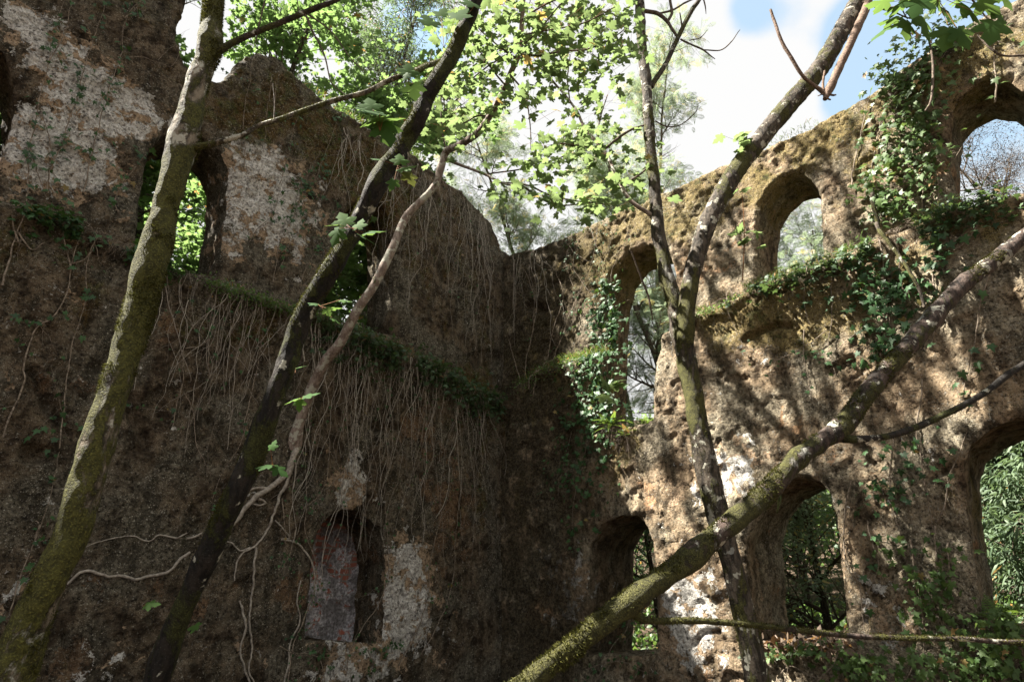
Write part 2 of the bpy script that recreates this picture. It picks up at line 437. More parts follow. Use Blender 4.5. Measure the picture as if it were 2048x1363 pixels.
# ------------------------------------------------------------------ the ruin: two walls meeting in a corner
def sd_poly(P, poly):
    """signed distance, positive inside"""
    d = np.full(len(P), 1e9); ins = np.zeros(len(P), bool)
    for i in range(len(poly)):
        a = poly[i]; b = poly[(i + 1) % len(poly)]; e = b - a; w = P - a
        t = np.clip((w @ e) / max(e @ e, 1e-12), 0, 1); q = w - t[:, None] * e
        d = np.minimum(d, np.hypot(q[:, 0], q[:, 1]))
        c = (a[1] > P[:, 1]) != (b[1] > P[:, 1])
        with np.errstate(divide='ignore', invalid='ignore'):
            xs = a[0] + (P[:, 1] - a[1]) * e[0] / e[1]
        ins ^= c & (P[:, 0] < xs)
    return np.where(ins, d, -d)

SETBACK = 0.35
def px_poly(which, pts, off):
    p = np.array([on_wall(which, x, y, off) for x, y in pts]); return spline(np.c_[p, 0 * p[:, 0]], .08)[:, :2]
def px_poly_closed(which, pts, off):
    p = np.array([on_wall(which, x, y, off) for x, y in pts]); return p
LEDGE = {}
LEDGE['L'] = np.array(sorted([tuple(on_wall('L', x, y)) for x, y in [(1005, 792), (940, 770), (850, 715), (760, 682), (640, 628), (520, 592), (430, 562), (330, 522), (270, 497), (130, 432), (0, 397)]]))
LEDGE['R'] = np.array(sorted([tuple(on_wall('R', x, y)) for x, y in [(1010, 790), (1080, 742), (1150, 715), (1210, 702), (1330, 657), (1390, 625), (1450, 602), (1520, 562), (1640, 522), (1700, 497), (1800, 452), (1900, 412), (2048, 370)]]))
for k_, v_ in LEDGE.items(): print('ledge', k_, np.round(v_, 2).tolist())

CRACKS = {'L': [], 'R': []}
def ledge_z(w, u):
    L = LEDGE[w]; z = np.interp(u, L[:, 0], L[:, 1])
    z = z + .045 * fbm(np.stack([u, 0 * u, 0 * u + 7], -1), 2.2, 4, 5)
    return z
def front(w, u, z):
    """how far the wall face stands into the room"""
    u = np.asarray(u, float); z = np.asarray(z, float); sh = u.shape; u = u.ravel(); z = z.ravel()
    P = np.stack([u, z, u * 0 + (3 if w == 'L' else 11)], -1)
    lz = ledge_z(w, u)
    up = 1 / (1 + np.exp(-(z - lz) / .022))
    lip = .05 * np.exp(-((z - lz + .10) / .10) ** 2)
    d = -SETBACK * up + lip + .075 * fbm(P, .9, 3, 21) + .028 * fbm(P, 4.0, 5, 22, .55) + .012 * fbm(P * np.array([1, 2.6, 1]), 15.0, 3, 29, .65)
    pe = fbm(P, 2.4, 5, 33, .6); d = d - .030 / (1 + np.exp(-(pe - .12) / .012))      # flaked render
    pw = fbm(P + .25 * fbm(P, 5, 3, 36)[:, None], 3.6, 5, 35, .62); d = d + .016 / (1 + np.exp(-(pw - .10) / .006))
    for (path, wd, dep) in CRACKS[w]:
        dd = np.full(len(u), 9.0)
        for i in range(len(path) - 1):
            a, b = path[i], path[i + 1]; e = b - a; q = np.stack([u, z], -1) - a
            t = np.clip(q @ e / (e @ e), 0, 1); dd = np.minimum(dd, np.hypot(*(q - t[:, None] * e).T))
        dd = dd + .02 * fbm(P, 9, 3, 8)
        d = d - dep * np.clip(1 - dd / wd, 0, 1) ** .6
    return d.reshape(sh)

def blobs(w, u, z, lst, off=0.0):
    s = 0 * u
    for (px, py, rp, k) in lst:
        c = on_wall(w, px, py, off); c2 = on_wall(w, px + rp, py, off); rr = abs(c2[0] - c[0]) + .05
        s = s + k * np.exp(-(((u - c[0]) ** 2 + (z - c[1]) ** 2) / rr ** 2))
    return np.clip(s, 0, 1.3)

def make_wall(w, name, outer, holes, thick_top, res, maskf, mat, rings=14):
    N = A2 if w == 'L' else B2
    u0, z0 = outer.min(0) - .1; u1, z1 = outer.max(0) + .1
    nu = int((u1 - u0) / res); nz_ = int((z1 - z0) / res)
    U, Z = np.meshgrid(u0 + np.arange(nu + 1) * res, z0 + np.arange(nz_ + 1) * res, indexing='ij')
    P = np.stack([U.ravel(), Z.ravel()], -1)
    def sdf(P):
        Q3 = np.stack([P[:, 0], P[:, 1], 0 * P[:, 0]], -1)
        wob = np.stack([fbm(Q3, 1.6, 5, 41, .6), fbm(Q3, 1.6, 5, 42, .6)], -1)
        s = sd_poly(P + .14 * wob, outer)
        wob2 = np.stack([fbm(Q3, 5, 4, 43, .6), fbm(Q3, 5, 4, 44, .6)], -1)
        for h in holes: s = np.minimum(s, -sd_poly(P + .028 * wob2, h))
        return s
    s = sdf(P)
    G = s.reshape(nu + 1, nz_ + 1)
    cc = (G[:-1, :-1] + G[1:, :-1] + G[:-1, 1:] + G[1:, 1:]) / 4
    keep = cc > 0
    idx = np.arange(len(P)).reshape(nu + 1, nz_ + 1)
    # boundary nodes are moved onto the outline
    cnt = np.zeros(G.shape); tot = 0
    for di in (0, 1):
        for dj in (0, 1):
            cnt[di:nu + di, dj:nz_ + dj] += keep
    bd = ((cnt > 0) & (cnt < 4)).ravel()
    e = res * .3
    for _ in range(2):
        Pb = P[bd]; sb = sdf(Pb)
        gx = (sdf(Pb + [e, 0]) - sdf(Pb - [e, 0])) / (2 * e); gy = (sdf(Pb + [0, e]) - sdf(Pb - [0, e])) / (2 * e)
        g = np.stack([gx, gy], -1); gn = np.maximum(np.linalg.norm(g, axis=1, keepdims=True), .5)
        stp = -sb[:, None] * g / gn ** 2
        L = np.linalg.norm(stp, axis=1, keepdims=True); stp *= np.minimum(1, res * .75 / np.maximum(L, 1e-9))
        P[bd] = Pb + stp
    s2 = sdf(P)
    d = front(w, P[:, 0], P[:, 1])
    d = d - .05 * np.clip(1 - s2 / .07, 0, 1) ** 2
    Fk = np.stack([idx[:-1, :-1], idx[1:, :-1], idx[1:, 1:], idx[:-1, 1:]], -1)[keep]
    if w == 'L': Fk = Fk[:, ::-1]
    used = np.unique(Fk); remap = np.full(len(P), -1); remap[used] = np.arange(len(used))
    Pu = P[used]; du = d[used]
    X = to3(w, Pu[:, 0], Pu[:, 1], du)
    a = maskf(Pu[:, 0], Pu[:, 1])
    mb = MB(); mb.add(X, remap[Fk], a)
    # back face
    back = -thick_top - SETBACK + .05 * fbm(np.stack([Pu[:, 0], Pu[:, 1], 0 * du + 40], -1), 1.5, 4, 9)
    Xb = to3(w, Pu[:, 0], Pu[:, 1], back)
    mb.add(Xb, remap[Fk][:, ::-1], a * .6)
    # reveals and tops: extrude every boundary edge through the wall
    Fr = remap[Fk]; E = np.concatenate([Fr[:, [0, 1]], Fr[:, [1, 2]], Fr[:, [2, 3]], Fr[:, [3, 0]]])
    key = np.sort(E, 1); kk = key[:, 0] * (len(Pu) + 1) + key[:, 1]
    uq, inv, ct = np.unique(kk, return_inverse=True, return_counts=True)
    Eb = E[ct[inv] == 1]
    bn = np.unique(Eb); rm2 = np.full(len(Pu), -1); rm2[bn] = np.arange(len(bn))
    Pb = Pu[bn]
    gx = (sdf(Pb + [e, 0]) - sdf(Pb - [e, 0])) / (2 * e); gy = (sdf(Pb + [0, e]) - sdf(Pb - [0, e])) / (2 * e)
    g = norm(np.stack([gx, gy], -1))
    R = []; Am = []
    for k in range(rings + 1):
        t = k / rings; dd = du[bn] * (1 - t) + back[bn] * t
        q = np.stack([Pb[:, 0], Pb[:, 1], dd], -1)
        amp = (.10 * fbm(q, 2.0, 4, 51) + .03 * fbm(q, 9, 3, 52)) * (math.sin(math.pi * t) ** .5 if 0 < t < 1 else 0)
        Pk = Pb + g * amp[:, None]
        R.append(to3(w, Pk[:, 0], Pk[:, 1], dd)); Am.append(a[bn] * np.array([.35, 1.0, .7]) + np.array([0, .12, .25]))
    n = len(bn); Xr = np.concatenate(R); Ar = np.concatenate(Am)
    Er = rm2[Eb]
    Fq = np.concatenate([np.stack([Er[:, 1] + k * n, Er[:, 0] + k * n, Er[:, 0] + (k + 1) * n, Er[:, 1] + (k + 1) * n], -1) for k in range(rings)])
    mb.add(Xr, Fq, Ar)
    return mb

def rayhole(w, pts, off): return px_poly_closed(w, pts, off)
UP = -SETBACK
# left wall --------------------------------------------------------------
topL = px_poly_closed('L', [(1005, 500), (980, 440), (930, 390), (880, 350), (840, 310), (780, 280), (700, 225), (640, 190), (590, 150), (560, 115), (515, 98), (492, 108), (480, 135), (455, 160), (420, 158), (385, 138), (365, 115), (348, 80), (352, 50), (372, 32), (380, 0), (380, -60)], UP)
uL = topL[-1]
outerL = np.concatenate([[(-1.2, -.3), (-1.2, topL[0][1])], topL, [(uL[0] + .5, uL[1] + 1.3), (uL[0] + 1.4, uL[1] + 1.8), (uL[0] + 2.4, uL[1] + 2.2), (12.2, uL[1] + 1.6), (12.2, -.3)]])  # unseen far end raised and lengthened to shade the mossy trunk
holesL = [rayhole('L', [(-80, 400), (-10, 345), (5, 310), (18, 270), (30, 215), (32, 160), (22, 125), (0, 92), (-40, 80), (-90, 100), (-130, 200), (-120, 330)], UP),
          rayhole('L', [(268, 520), (276, 445), (288, 350), (300, 295), (315, 275), (340, 262), (375, 258), (410, 267), (445, 301), (462, 342), (460, 400), (450, 466), (440, 555)], UP),
          rayhole('L', [(645, 650), (655, 560), (668, 490), (690, 430), (715, 400), (740, 392), (765, 402), (783, 440), (792, 500), (793, 560), (789, 670)], UP),
          rayhole('L', [(614, 1280), (622, 1150), (633, 1070), (655, 1035), (690, 1017), (720, 1020), (750, 1040), (768, 1065), (776, 1100), (775, 1200), (768, 1287)], 0)]
def crack(w, pts, wd, dep, off=0): CRACKS[w].append((np.array([on_wall(w, x, y, off) for x, y in pts]), wd, dep))
crack('L', [(62, 740), (90, 800), (128, 860)], .07, .12)
crack('L', [(262, 790), (280, 850), (300, 890)], .07, .14)
crack('L', [(417, 830), (440, 870), (460, 910)], .06, .10)
crack('L', [(762, 850), (748, 900), (740, 960), (742, 1010)], .05, .10)
crack('L', [(755, 850), (800, 855)], .09, .16)
crack('L', [(170, 870), (215, 900)], .07, .12)
crack('L', [(130, 1270), (150, 1330)], .05, .09)
crack('L', [(590, 860), (610, 900), (625, 1000)], .06, .12)
crack('L', [(60, 905), (90, 910)], .10, .14)
crack('R', [(1490, 680), (1520, 660), (1550, 648), (1575, 650)], .05, .10)
crack('R', [(1660, 740), (1690, 722), (1700, 716)], .05, .10)
crack('R', [(1860, 960), (1890, 940)], .05, .08)
crack('R', [(1060, 610), (1090, 620)], .12, .16, UP)
crack('R', [(1385, 1290), (1410, 1265), (1440, 1262)], .03, .06)
whiteL = [(40, 30, 90, .35), (110, 90, 100, .4), (180, 160, 100, .35), (260, 200, 90, .35), (100, 300, 120, .35), (550, 420, 110, .3), (480, 320, 70, .3), (30, 380, 70, .3), (60, 40, 60, .6), (110, 120, 60, .8), (150, 200, 60, .9), (200, 180, 50, .9), (240, 240, 60, .9), (290, 230, 50, .9), (60, 250, 80, .7), (120, 330, 80, .8), (60, 330, 70, .7), (190, 300, 70, .7), (240, 380, 60, .5), (505, 330, 50, .8), (530, 300, 40, .7), (480, 400, 60, .8), (560, 430, 60, .8), (600, 380, 50, .6), (450, 500, 40, .8), (600, 500, 60, .4), (700, 990, 28, 1.2), (705, 930, 25, .9), (820, 1120, 38, 1.3), (815, 1200, 38, 1.3), (810, 1260, 30, 1.1), (140, 610, 40, .45), (60, 680, 40, .4), (40, 1180, 60, .6), (30, 1060, 50, .4), (240, 1330, 60, .6), (350, 1300, 50, .4), (520, 1290, 40, .5), (690, 1320, 60, .8), (880, 1250, 60, .35), (760, 1340, 60, .5), (330, 750, 40, .4)]
ochreL = [(580, 200, 110, 1.0), (500, 250, 50, .8), (420, 200, 60, .9), (340, 40, 60, .5), (700, 330, 90, .8), (760, 380, 60, .8), (900, 500, 100, .5), (480, 640, 60, .8), (80, 480, 90, .7), (980, 800, 60, .8), (990, 1000, 50, .6), (380, 640, 60, .5), (200, 580, 70, .3)]
orangeL = [(60, 40, 50, .7), (190, 140, 40, .6), (270, 130, 50, .5), (580, 1190, 30, 1.2), (405, 1210, 22, 1.0), (715, 960, 20, 1.1), (850, 850, 40, .8), (880, 950, 60, .6), (145, 1310, 30, 1.0), (90, 760, 30, .8), (460, 480, 60, .5), (330, 660, 40, .6), (920, 1060, 60, .7), (640, 470, 40, .5), (180, 960, 40, .4), (780, 420, 30, .8)]
def maskL(u, z):
    up = z > ledge_z('L', u)
    f = lambda l: np.where(up, blobs('L', u, z, l, UP), blobs('L', u, z, l, 0))
    return np.stack([f(whiteL), f(ochreL), f(orangeL)], -1)
mbL = make_wall('L', 'left', outerL, holesL, .85, .026, maskL, None)
wallL = mbL.build('ruined_wall', M_WALL_L, origin=to3('L', 4, 0, 0))
tag(wallL, 'tall shaded roofless wall with flaking white limewash, hanging roots and a bricked niche', 'wall')
# bricked-up infill at the back of the niche
n0 = on_wall('L', 600, 1300); n1_ = on_wall('L', 790, 1000)
gu, gz = np.meshgrid(np.linspace(n0[0] + .3, n1_[0] - .4, 60), np.linspace(n0[1] - .1, n1_[1] + .1, 60), indexing='ij')
mb = MB(); q3 = np.stack([gu.ravel(), gz.ravel(), 0 * gu.ravel()], -1)
X = to3('L', gu.ravel(), gz.ravel(), -.74 + .03 * fbm(q3, 6, 4, 3)); ii = np.arange(3600).reshape(60, 60)
Xk = to3('L', gu.ravel(), gz.ravel(), -.92 + 0 * gu.ravel())
mb.add(X, np.stack([ii[:-1, :-1], ii[1:, :-1], ii[1:, 1:], ii[:-1, 1:]], -1).reshape(-1, 4), .5)
mb.add(Xk, np.stack([ii[:-1, :-1], ii[1:, :-1], ii[1:, 1:], ii[:-1, 1:]], -1).reshape(-1, 4)[:, ::-1], .5)
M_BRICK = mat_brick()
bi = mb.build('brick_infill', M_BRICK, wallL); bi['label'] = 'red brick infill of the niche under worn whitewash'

# right wall -------------------------------------------------------------
topR = px_poly_closed('R', [(1005, 515), (1060, 495), (1100, 480), (1160, 455), (1200, 440), (1250, 415), (1330, 380), (1400, 350), (1460, 325), (1500, 307), (1550, 280), (1600, 255), (1660, 225), (1720, 190), (1760, 160), (1800, 125), (1860, 90), (1930, 50), (2048, -10), (2090, -30)], UP)
outerR = np.concatenate([[(-1.0, topR[0][1]), (-1.0, -.3), (10.5, -.3), (10.5, topR[-1][1] - .3), (9.0, topR[-1][1] + .2)], topR[::-1]])
holesR = [rayhole('R', [(1180, 868), (1183, 760), (1188, 650), (1195, 580), (1208, 530), (1235, 497), (1275, 480), (1300, 480), (1325, 500), (1335, 540), (1335, 640), (1322, 740), (1312, 850)], -.15),
          rayhole('R', [(1512, 560), (1512, 466), (1519, 410), (1540, 373), (1567, 349), (1598, 340), (1622, 356), (1637, 380), (1643, 420), (1644, 545)], UP),
          rayhole('R', [(1905, 430), (1898, 300), (1905, 215), (1930, 183), (1975, 160), (2020, 165), (2060, 190), (2095, 240), (2105, 400)], UP),
          rayhole('R', [(1168, 1310), (1174, 1220), (1179, 1088), (1203, 1047), (1241, 1029), (1275, 1030), (1296, 1054), (1306, 1082), (1312, 1200), (1312, 1310)], 0),
          rayhole('R', [(1505, 1300), (1495, 1200), (1490, 1080), (1505, 1020), (1540, 975), (1590, 950), (1635, 958), (1660, 985), (1672, 1030), (1680, 1110), (1690, 1200), (1697, 1300)], 0),
          rayhole('R', [(1958, 1250), (1950, 1150), (1935, 1050), (1928, 930), (1945, 885), (1980, 857), (2030, 835), (2080, 835), (2130, 870), (2170, 950), (2190, 1100), (2200, 1260)], 0)]
whiteR = [(1400, 960, 60, .7), (1370, 1180, 60, 1.0), (1380, 1270, 60, 1.2), (1460, 950, 40, .8), (1480, 900, 40, .6), (1480, 700, 30, .8), (1880, 860, 60, .4), (1750, 1200, 60, .7), (1800, 1280, 60, .6), (1200, 1150, 50, .6), (1150, 1180, 50, .6), (1100, 1100, 40, .4), (1100, 1250, 60, .35), (1700, 1000, 30, .5), (1560, 500, 30, .5), (1480, 470, 30, .4)]
ochreR = [(1600, 290, 90, .9), (1700, 240, 80, 1.0), (1480, 380, 80, .9), (1380, 400, 80, .8), (1300, 430, 60, .9), (1200, 480, 60, 1.0), (1190, 560, 60, .9), (1900, 150, 100, 1.0), (2000, 90, 80, 1.0), (1560, 620, 60, 1.1), (1500, 650, 60, 1.0), (1620, 640, 60, 1.0), (1660, 600, 60, 1.0), (1430, 640, 50, .8), (1800, 500, 80, .8), (1950, 450, 90, .9), (1060, 700, 60, 1.0), (1080, 800, 60, .7), (1250, 900, 50, .8), (1950, 1000, 60, .7), (1900, 1250, 80, .6), (1080, 1000, 60, .6), (1750, 330, 60, .9), (1100, 560, 60, .7)]
orangeR = [(1300, 980, 60, .5), (1700, 900, 80, .4), (1550, 830, 60, .4), (1600, 340, 60, .4), (1080, 1220, 22, 1.2), (1400, 1330, 40, .5), (1880, 340, 40, .9), (1450, 530, 60, .6), (1380, 560, 40, .6), (1900, 1100, 50, .4)]
def maskR(u, z):
    up = z > ledge_z('R', u)
    f = lambda l: np.where(up, blobs('R', u, z, l, UP), blobs('R', u, z, l, 0))
    return np.stack([f(whiteR), f(ochreR), f(orangeR)], -1)
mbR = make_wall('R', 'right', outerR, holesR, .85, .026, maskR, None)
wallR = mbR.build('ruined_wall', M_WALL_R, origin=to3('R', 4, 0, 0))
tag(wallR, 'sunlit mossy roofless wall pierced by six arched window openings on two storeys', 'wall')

# ------------------------------------------------------------------ growing things: shared tools
M_MOSSY = mat_bark('bark_mossy', (.030, .024, .017), (.20, .165, .12), .0, (.080, .078, .018), .8)
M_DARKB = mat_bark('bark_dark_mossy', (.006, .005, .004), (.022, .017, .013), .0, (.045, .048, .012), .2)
M_PALE = mat_bark('bark_pale_smooth', (.13, .095, .075), (.26, .205, .17), -.3, (.10, .11, .03), .9)
M_FORK = mat_bark('bark_grey_mossy', (.018, .014, .010), (.078, .062, .046), .05, (.075, .072, .020), .42)
M_LOG = mat_bark('bark_log', (.014, .010, .008), (.062, .043, .034), .10, (.060, .058, .016), .45)
M_TWIG = mat_simple('twig_bark', (.045, .033, .024), (.13, .10, .075), 40)
M_DEAD = mat_simple('dead_wood', (.07, .045, .032), (.19, .13, .095), 40)
M_ROOT = NT('root_bark')
_r, _g, _b = M_ROOT.attr(); _n = M_ROOT.noise(M_ROOT.coords(), 30, 5, .6)
_bs = M_ROOT.n('ShaderNodeBsdfPrincipled', {'Base Color': M_ROOT.mix(M_ROOT.ramp(_n, .3, .7), M_ROOT.mix(_r, (.08, .062, .046), (.22, .19, .155)), M_ROOT.mix(_r, (.18, .145, .11), (.50, .46, .39))), 'Roughness': .8})
M_ROOT = M_ROOT.surf(_bs)
M_VINE = mat_simple('vine_stem', (.09, .07, .05), (.27, .22, .17), 30)
M_RED = mat_simple('petiole_red', (.12, .05, .02), (.2, .09, .03), 30)
M_MOSS = mat_leaf('moss_fuzz', (.018, .020, .005), (.085, .082, .018), (.09, .09, .02), .2, .8, spec=.1, oddf=0)
M_MAPLE = mat_leaf('maple_leaf', (.065, .115, .038), (.12, .18, .065), (.21, .29, .105), .52, .55, (.42, .30, .09), .015, .2)
M_MAPLE_D = mat_leaf('maple_leaf_dark', (.035, .085, .022), (.065, .125, .032), (.15, .24, .055), .40, .7, (.3, .2, .05), .01, .08)
M_IVY = mat_leaf('ivy_leaf', (.018, .052, .018), (.055, .125, .040), (.10, .18, .03), .22, .5, (.20, .14, .04), .02, .3)
M_IVY_Y = mat_leaf('creeper_leaf', (.035, .075, .018), (.10, .165, .045), (.15, .22, .05), .34, .5, (.32, .20, .08), .02, .3)
M_IVY_L = mat_leaf('ledge_leaf', (.028, .060, .028), (.080, .130, .058), (.12, .19, .05), .3, .55, (.22, .15, .07), .03, .3)
M_FERN = mat_leaf('fern_frond', (.05, .10, .015), (.12, .19, .035), (.22, .34, .05), .4, .5, oddf=.04)
M_ACACIA = mat_leaf('feathery_leaf', (.13, .19, .115), (.24, .31, .19), (.30, .38, .22), .45, .5, (.50, .42, .16), .10)
M_SHRUB = mat_leaf('small_leaf', (.045, .09, .025), (.11, .19, .045), (.20, .32, .06), .35, .4, oddf=.02)
M_WOOD_BG = mat_leaf('woodland_leaf', (.045, .095, .032), (.11, .18, .06), (.21, .33, .10), .50, .42, oddf=.01)
M_BAMB = mat_leaf('narrow_leaf', (.05, .085, .045), (.12, .17, .09), (.17, .25, .10), .35, .6, oddf=.02)
M_GRASS = mat_leaf('grass_blade', (.035, .055, .018), (.11, .13, .045), (.2, .3, .05), .35, .5, oddf=.08)
M_SOIL = mat_simple('soil', (.018, .013, .009), (.07, .048, .032), 12, .95, .04)
M_LITTER = mat_leaf('dead_leaf', (.06, .042, .03), (.20, .145, .10), (.2, .1, .04), .2, .6, oddf=.1)

def pxpath(pts, step=.04):
    """pts (px, py, Y, width px) -> world polyline with radii"""
    out = []
    for (x, y, Y, w) in pts:
        p = at(x, y, Y); d = np.linalg.norm(p - CAM)
        cosang = raydir(x, y) @ raydir(1024, 681.5)
        out.append(list(p) + [w * d * cosang / F / 2])
    Q = spline(out, step); return Q[:, :3], np.maximum(Q[:, 3], .0006)

def wander(P, amp, freq, seed):
    return P + amp * np.stack([fbm(P, freq, 3, seed + k) for k in range(3)], -1)

def limb(p0, d0, L, r0, rng, bend=.35, up=.0, step=.08, r1=None):
    n = max(4, int(L / step)); P = [np.array(p0, float)]; d = np.array(d0, float); d /= np.linalg.norm(d)
    for _ in range(n):
        d = d + rng.normal(0, bend, 3) * step ** .5 * .55; d[2] += up * step; d /= np.linalg.norm(d); P.append(P[-1] + d * L / n)
    P = np.array(P); t = np.linspace(0, 1, n + 1)
    return P, r0 * (1 - t) + (r0 * .25 if r1 is None else r1) * t

def branch_out(mb, P, R, rng, n, Lr, levels, anchors, t0=.2, spread=.9, up=.2, seg=5, amin=.0, up0=None):
    """side branches along a limb; anchors collects (point, direction) of leaf-bearing twigs"""
    T = norm(np.gradient(P, axis=0))
    for k in range(n):
        t = t0 + (1 - t0) * (k + rng.random()) / n; i = min(len(P) - 1, int(t * (len(P) - 1)))
        r = rng.normal(0, 1, 3); r -= T[i] * (r @ T[i]); r /= np.linalg.norm(r) + 1e-9
        d = T[i] * (1 - spread * .6) + r * spread; d[2] += up
        L = Lr * (1.1 - .6 * t) * rng.uniform(.6, 1.2); r0 = min(R[i] * .65, L * .02 + .003)
        Q, RQ = limb(P[i], d, L, r0, rng, .5, up * .6, step=max(.05, L / 12), r1=.0015)
        tube(mb, Q, RQ, seg if levels > 0 else 4, a=rng.random())
        if levels > 0: branch_out(mb, Q, RQ, rng, max(3, int(n * .7)), Lr * .5, levels - 1, anchors, .15, spread, up, 4)
        if levels == 0 or True:
            TQ = norm(np.gradient(Q, axis=0)); s0 = .35 if levels == 0 else .7
            for tt in np.arange(s0, 1.0001, .16):
                ii = min(len(Q) - 1, int(tt * (len(Q) - 1))); anchors.append((Q[ii], TQ[ii]))

def spray(anchors, per, off, size, rng, tilt=.45, horiz=.0):
    """leaf placements round a list of (point, direction)"""
    if not anchors: return [np.zeros((0, 3))] * 3 + [np.zeros(0)]
    P = np.repeat(np.array([a[0] for a in anchors]), per, 0); D = np.repeat(np.array([a[1] for a in anchors]), per, 0)
    n = len(P); r = rng.normal(0, 1, (n, 3)); r[:, 2] *= .6
    ax = norm(D * .5 + r * .8); ax[:, 2] -= .15; ax = norm(ax)
    pos = P + ax * rng.uniform(.3, 1, (n, 1)) * off
    nr = norm(np.stack([rng.normal(0, tilt, n), rng.normal(0, tilt, n), np.ones(n)], -1))
    sz = size * rng.uniform(.55, 1.15, n)
    return pos, ax, nr, sz

def petioles(mb, P, Q, r=.0012, m=1):
    """thin leaf stalks as three-sided prisms"""
    n = len(P); d = norm(Q - P); s = norm(np.cross(d, np.array([.3, .2, 1.0]))); u = np.cross(d, s)
    ring = [s * r, (-.5 * s + .87 * u) * r, (-.5 * s - .87 * u) * r]
    V = np.stack([P + k for k in ring] + [Q + k for k in ring], 1); b = (np.arange(n) * 6)[:, None, None]
    f = np.array([[0, 1, 4, 3], [1, 2, 5, 4], [2, 0, 3, 5]])[None] + b
    mb.add(V.reshape(-1, 3), f.reshape(-1, 4), .5, m)

def moss_fuzz(mb, P, R, n, rng, L=.012, low=-.3, keep=None, seed=5):
    """small tufts that stand off a trunk"""
    T, U, V = frames(P); i = rng.integers(0, len(P) - 1, n); f = rng.random(n)[:, None]; th = rng.uniform(0, 2 * np.pi, n)[:, None]
    p = P[i] * (1 - f) + P[i + 1] * f; rad = (R[i] * (1 - f[:, 0]) + R[i + 1] * f[:, 0])[:, None]
    nn = np.cos(th) * U[i] + np.sin(th) * V[i]; X = p + nn * rad * 1.0
    m = fbm(X, 4.0, 4, seed) + .25 * nn[:, 2] + (0 if keep is None else keep)
    ok = m > 0.0; X = X[ok]; nn = nn[ok]; k = len(X)
    d = norm(nn + rng.normal(0, .55, (k, 3)) + np.array([0, 0, -.25])); s = norm(np.cross(d, rng.normal(0, 1, (k, 3))))
    l = L * rng.uniform(.4, 1.4, (k, 1)); w = l * .28
    Vv = np.stack([X - nn * .004 - s * w, X - nn * .004 + s * w, X + d * l], 1)
    a = np.repeat(rng.random((k, 3)), 3, 0)
    mb.add(Vv.reshape(-1, 3), np.arange(3 * k).reshape(-1, 3), a)

def leafy_px(mbw, mbl, path, rng, size, n, shape=MAPLE, side=.15, mbp=None, tilt=.4, jit=.1):
    """leaves hung along a pixel-traced branch in its real 3-D place"""
    P, R = path; k = len(P); i = rng.integers(int(k * .12), k, n)
    T = norm(np.gradient(P, axis=0))[i]
    r = rng.normal(0, 1, (n, 3)); r[:, 2] *= .5; ax = norm(T * .4 + r); ax[:, 2] -= .1; ax = norm(ax)
    pos = P[i] + rng.normal(0, jit, (n, 3)) * np.array([1, 1, .6]) + ax * side * rng.uniform(.3, 1, (n, 1))
    nr = norm(np.stack([rng.normal(0, tilt, n), rng.normal(0, tilt, n), np.ones(n)], -1))
    if mbp is not None: petioles(mbp, P[i], pos, .0011)
    leaves(mbl, pos, ax, nr, size * rng.uniform(.55, 1.15, n), shape, rng)
def sun_gap(P, rg, keep=.07, thr=.30):
    """gaps in the crowns through which the sun reaches the mossy wall"""
    r = P[:, :2] - C; a = r @ A2; b = r @ B2; aw = a - SUN_A / SUN_B * b; zw = P[:, 2] - b / SUN_B
    hit = (b > .4) & (aw > 1.0) & (aw < 10) & (zw > .2) & (zw < 9.2) & ((a > 0) | (P[:, 2] - np.abs(a / SUN_A) > 7.0))
    return ~hit | (rg.random(len(P)) < keep) | (fbm(P, 1.1, 2, 19) > thr)
def in_frame(P, m=40):
    d = P - CAM; cp, sp = math.cos(PITCH), math.sin(PITCH)
    z = d[:, 1] * cp + d[:, 2] * sp; y = -d[:, 1] * sp + d[:, 2] * cp
    px = 1024 + F * d[:, 0] / z; py = 681.5 - F * y / z
    return (z > 0) & (px > -m) & (px < 2048 + m) & (py > -m) & (py < 1363 + m)
def ab(a, b, z=0.0):
    p = C + a * A2 + b * B2; return np.array([p[0], p[1], z])
def yl(which, px, py, off=0.1):
    """Y of a wall's face behind a pixel"""
    u, z = on_wall(which, px, py, off); return to3(which, u, z, off)[1]
rng = np.random.default_rng(11)

# --- 1 straight mossy trunk on the left ----------------------------------
def foreground_tree(name, label, cat, trunk, step, mat, amp, seg, moss_n, moss_keep, group=None, knots=()):
    P, R = pxpath(trunk, step)
    P0 = P[0].copy()
    t = thing(name, (P0[0], P0[1], 0), label, cat, group)
    # carry the trunk on down to the ground
    if P0[2] > .15:
        nlow = max(3, int(P0[2] / .08)); s_ = np.linspace(0, 1, nlow, endpoint=False)[:, None]
        base = np.array([P0[0] - (P[6][0] - P0[0]) * 2, P0[1], -.1]); Pl = base * (1 - s_) + P0 * s_
        Rl = R[0] * (1 + .5 * (1 - s_[:, 0]) ** 2); P = np.concatenate([Pl, P]); R = np.concatenate([Rl, R])
    R2 = R * .92 * (.95 + .11 * fbm(P, 2.6, 4, 77, .6))
    for (kx, ky, kY, ks) in knots:
        kp = at(kx, ky, kY); R2 = R2 * (1 + ks * np.exp(-(np.linalg.norm(P - kp, axis=1) / .10) ** 2))
    mb = MB(); rr = np.clip(.5 + .5 * fbm(P, 1.2, 3, 9), 0, 1)
    tube(mb, P, R2, seg, amp, 9.0, a=rr, seed=int(seg))
    tr = mb.build('trunk', mat, t)
    if moss_n:
        mm = MB(); moss_fuzz(mm, P, R2, moss_n, rng, .011, keep=moss_keep); mo = mm.build('moss', M_MOSS, tr)
    return t, P, R2

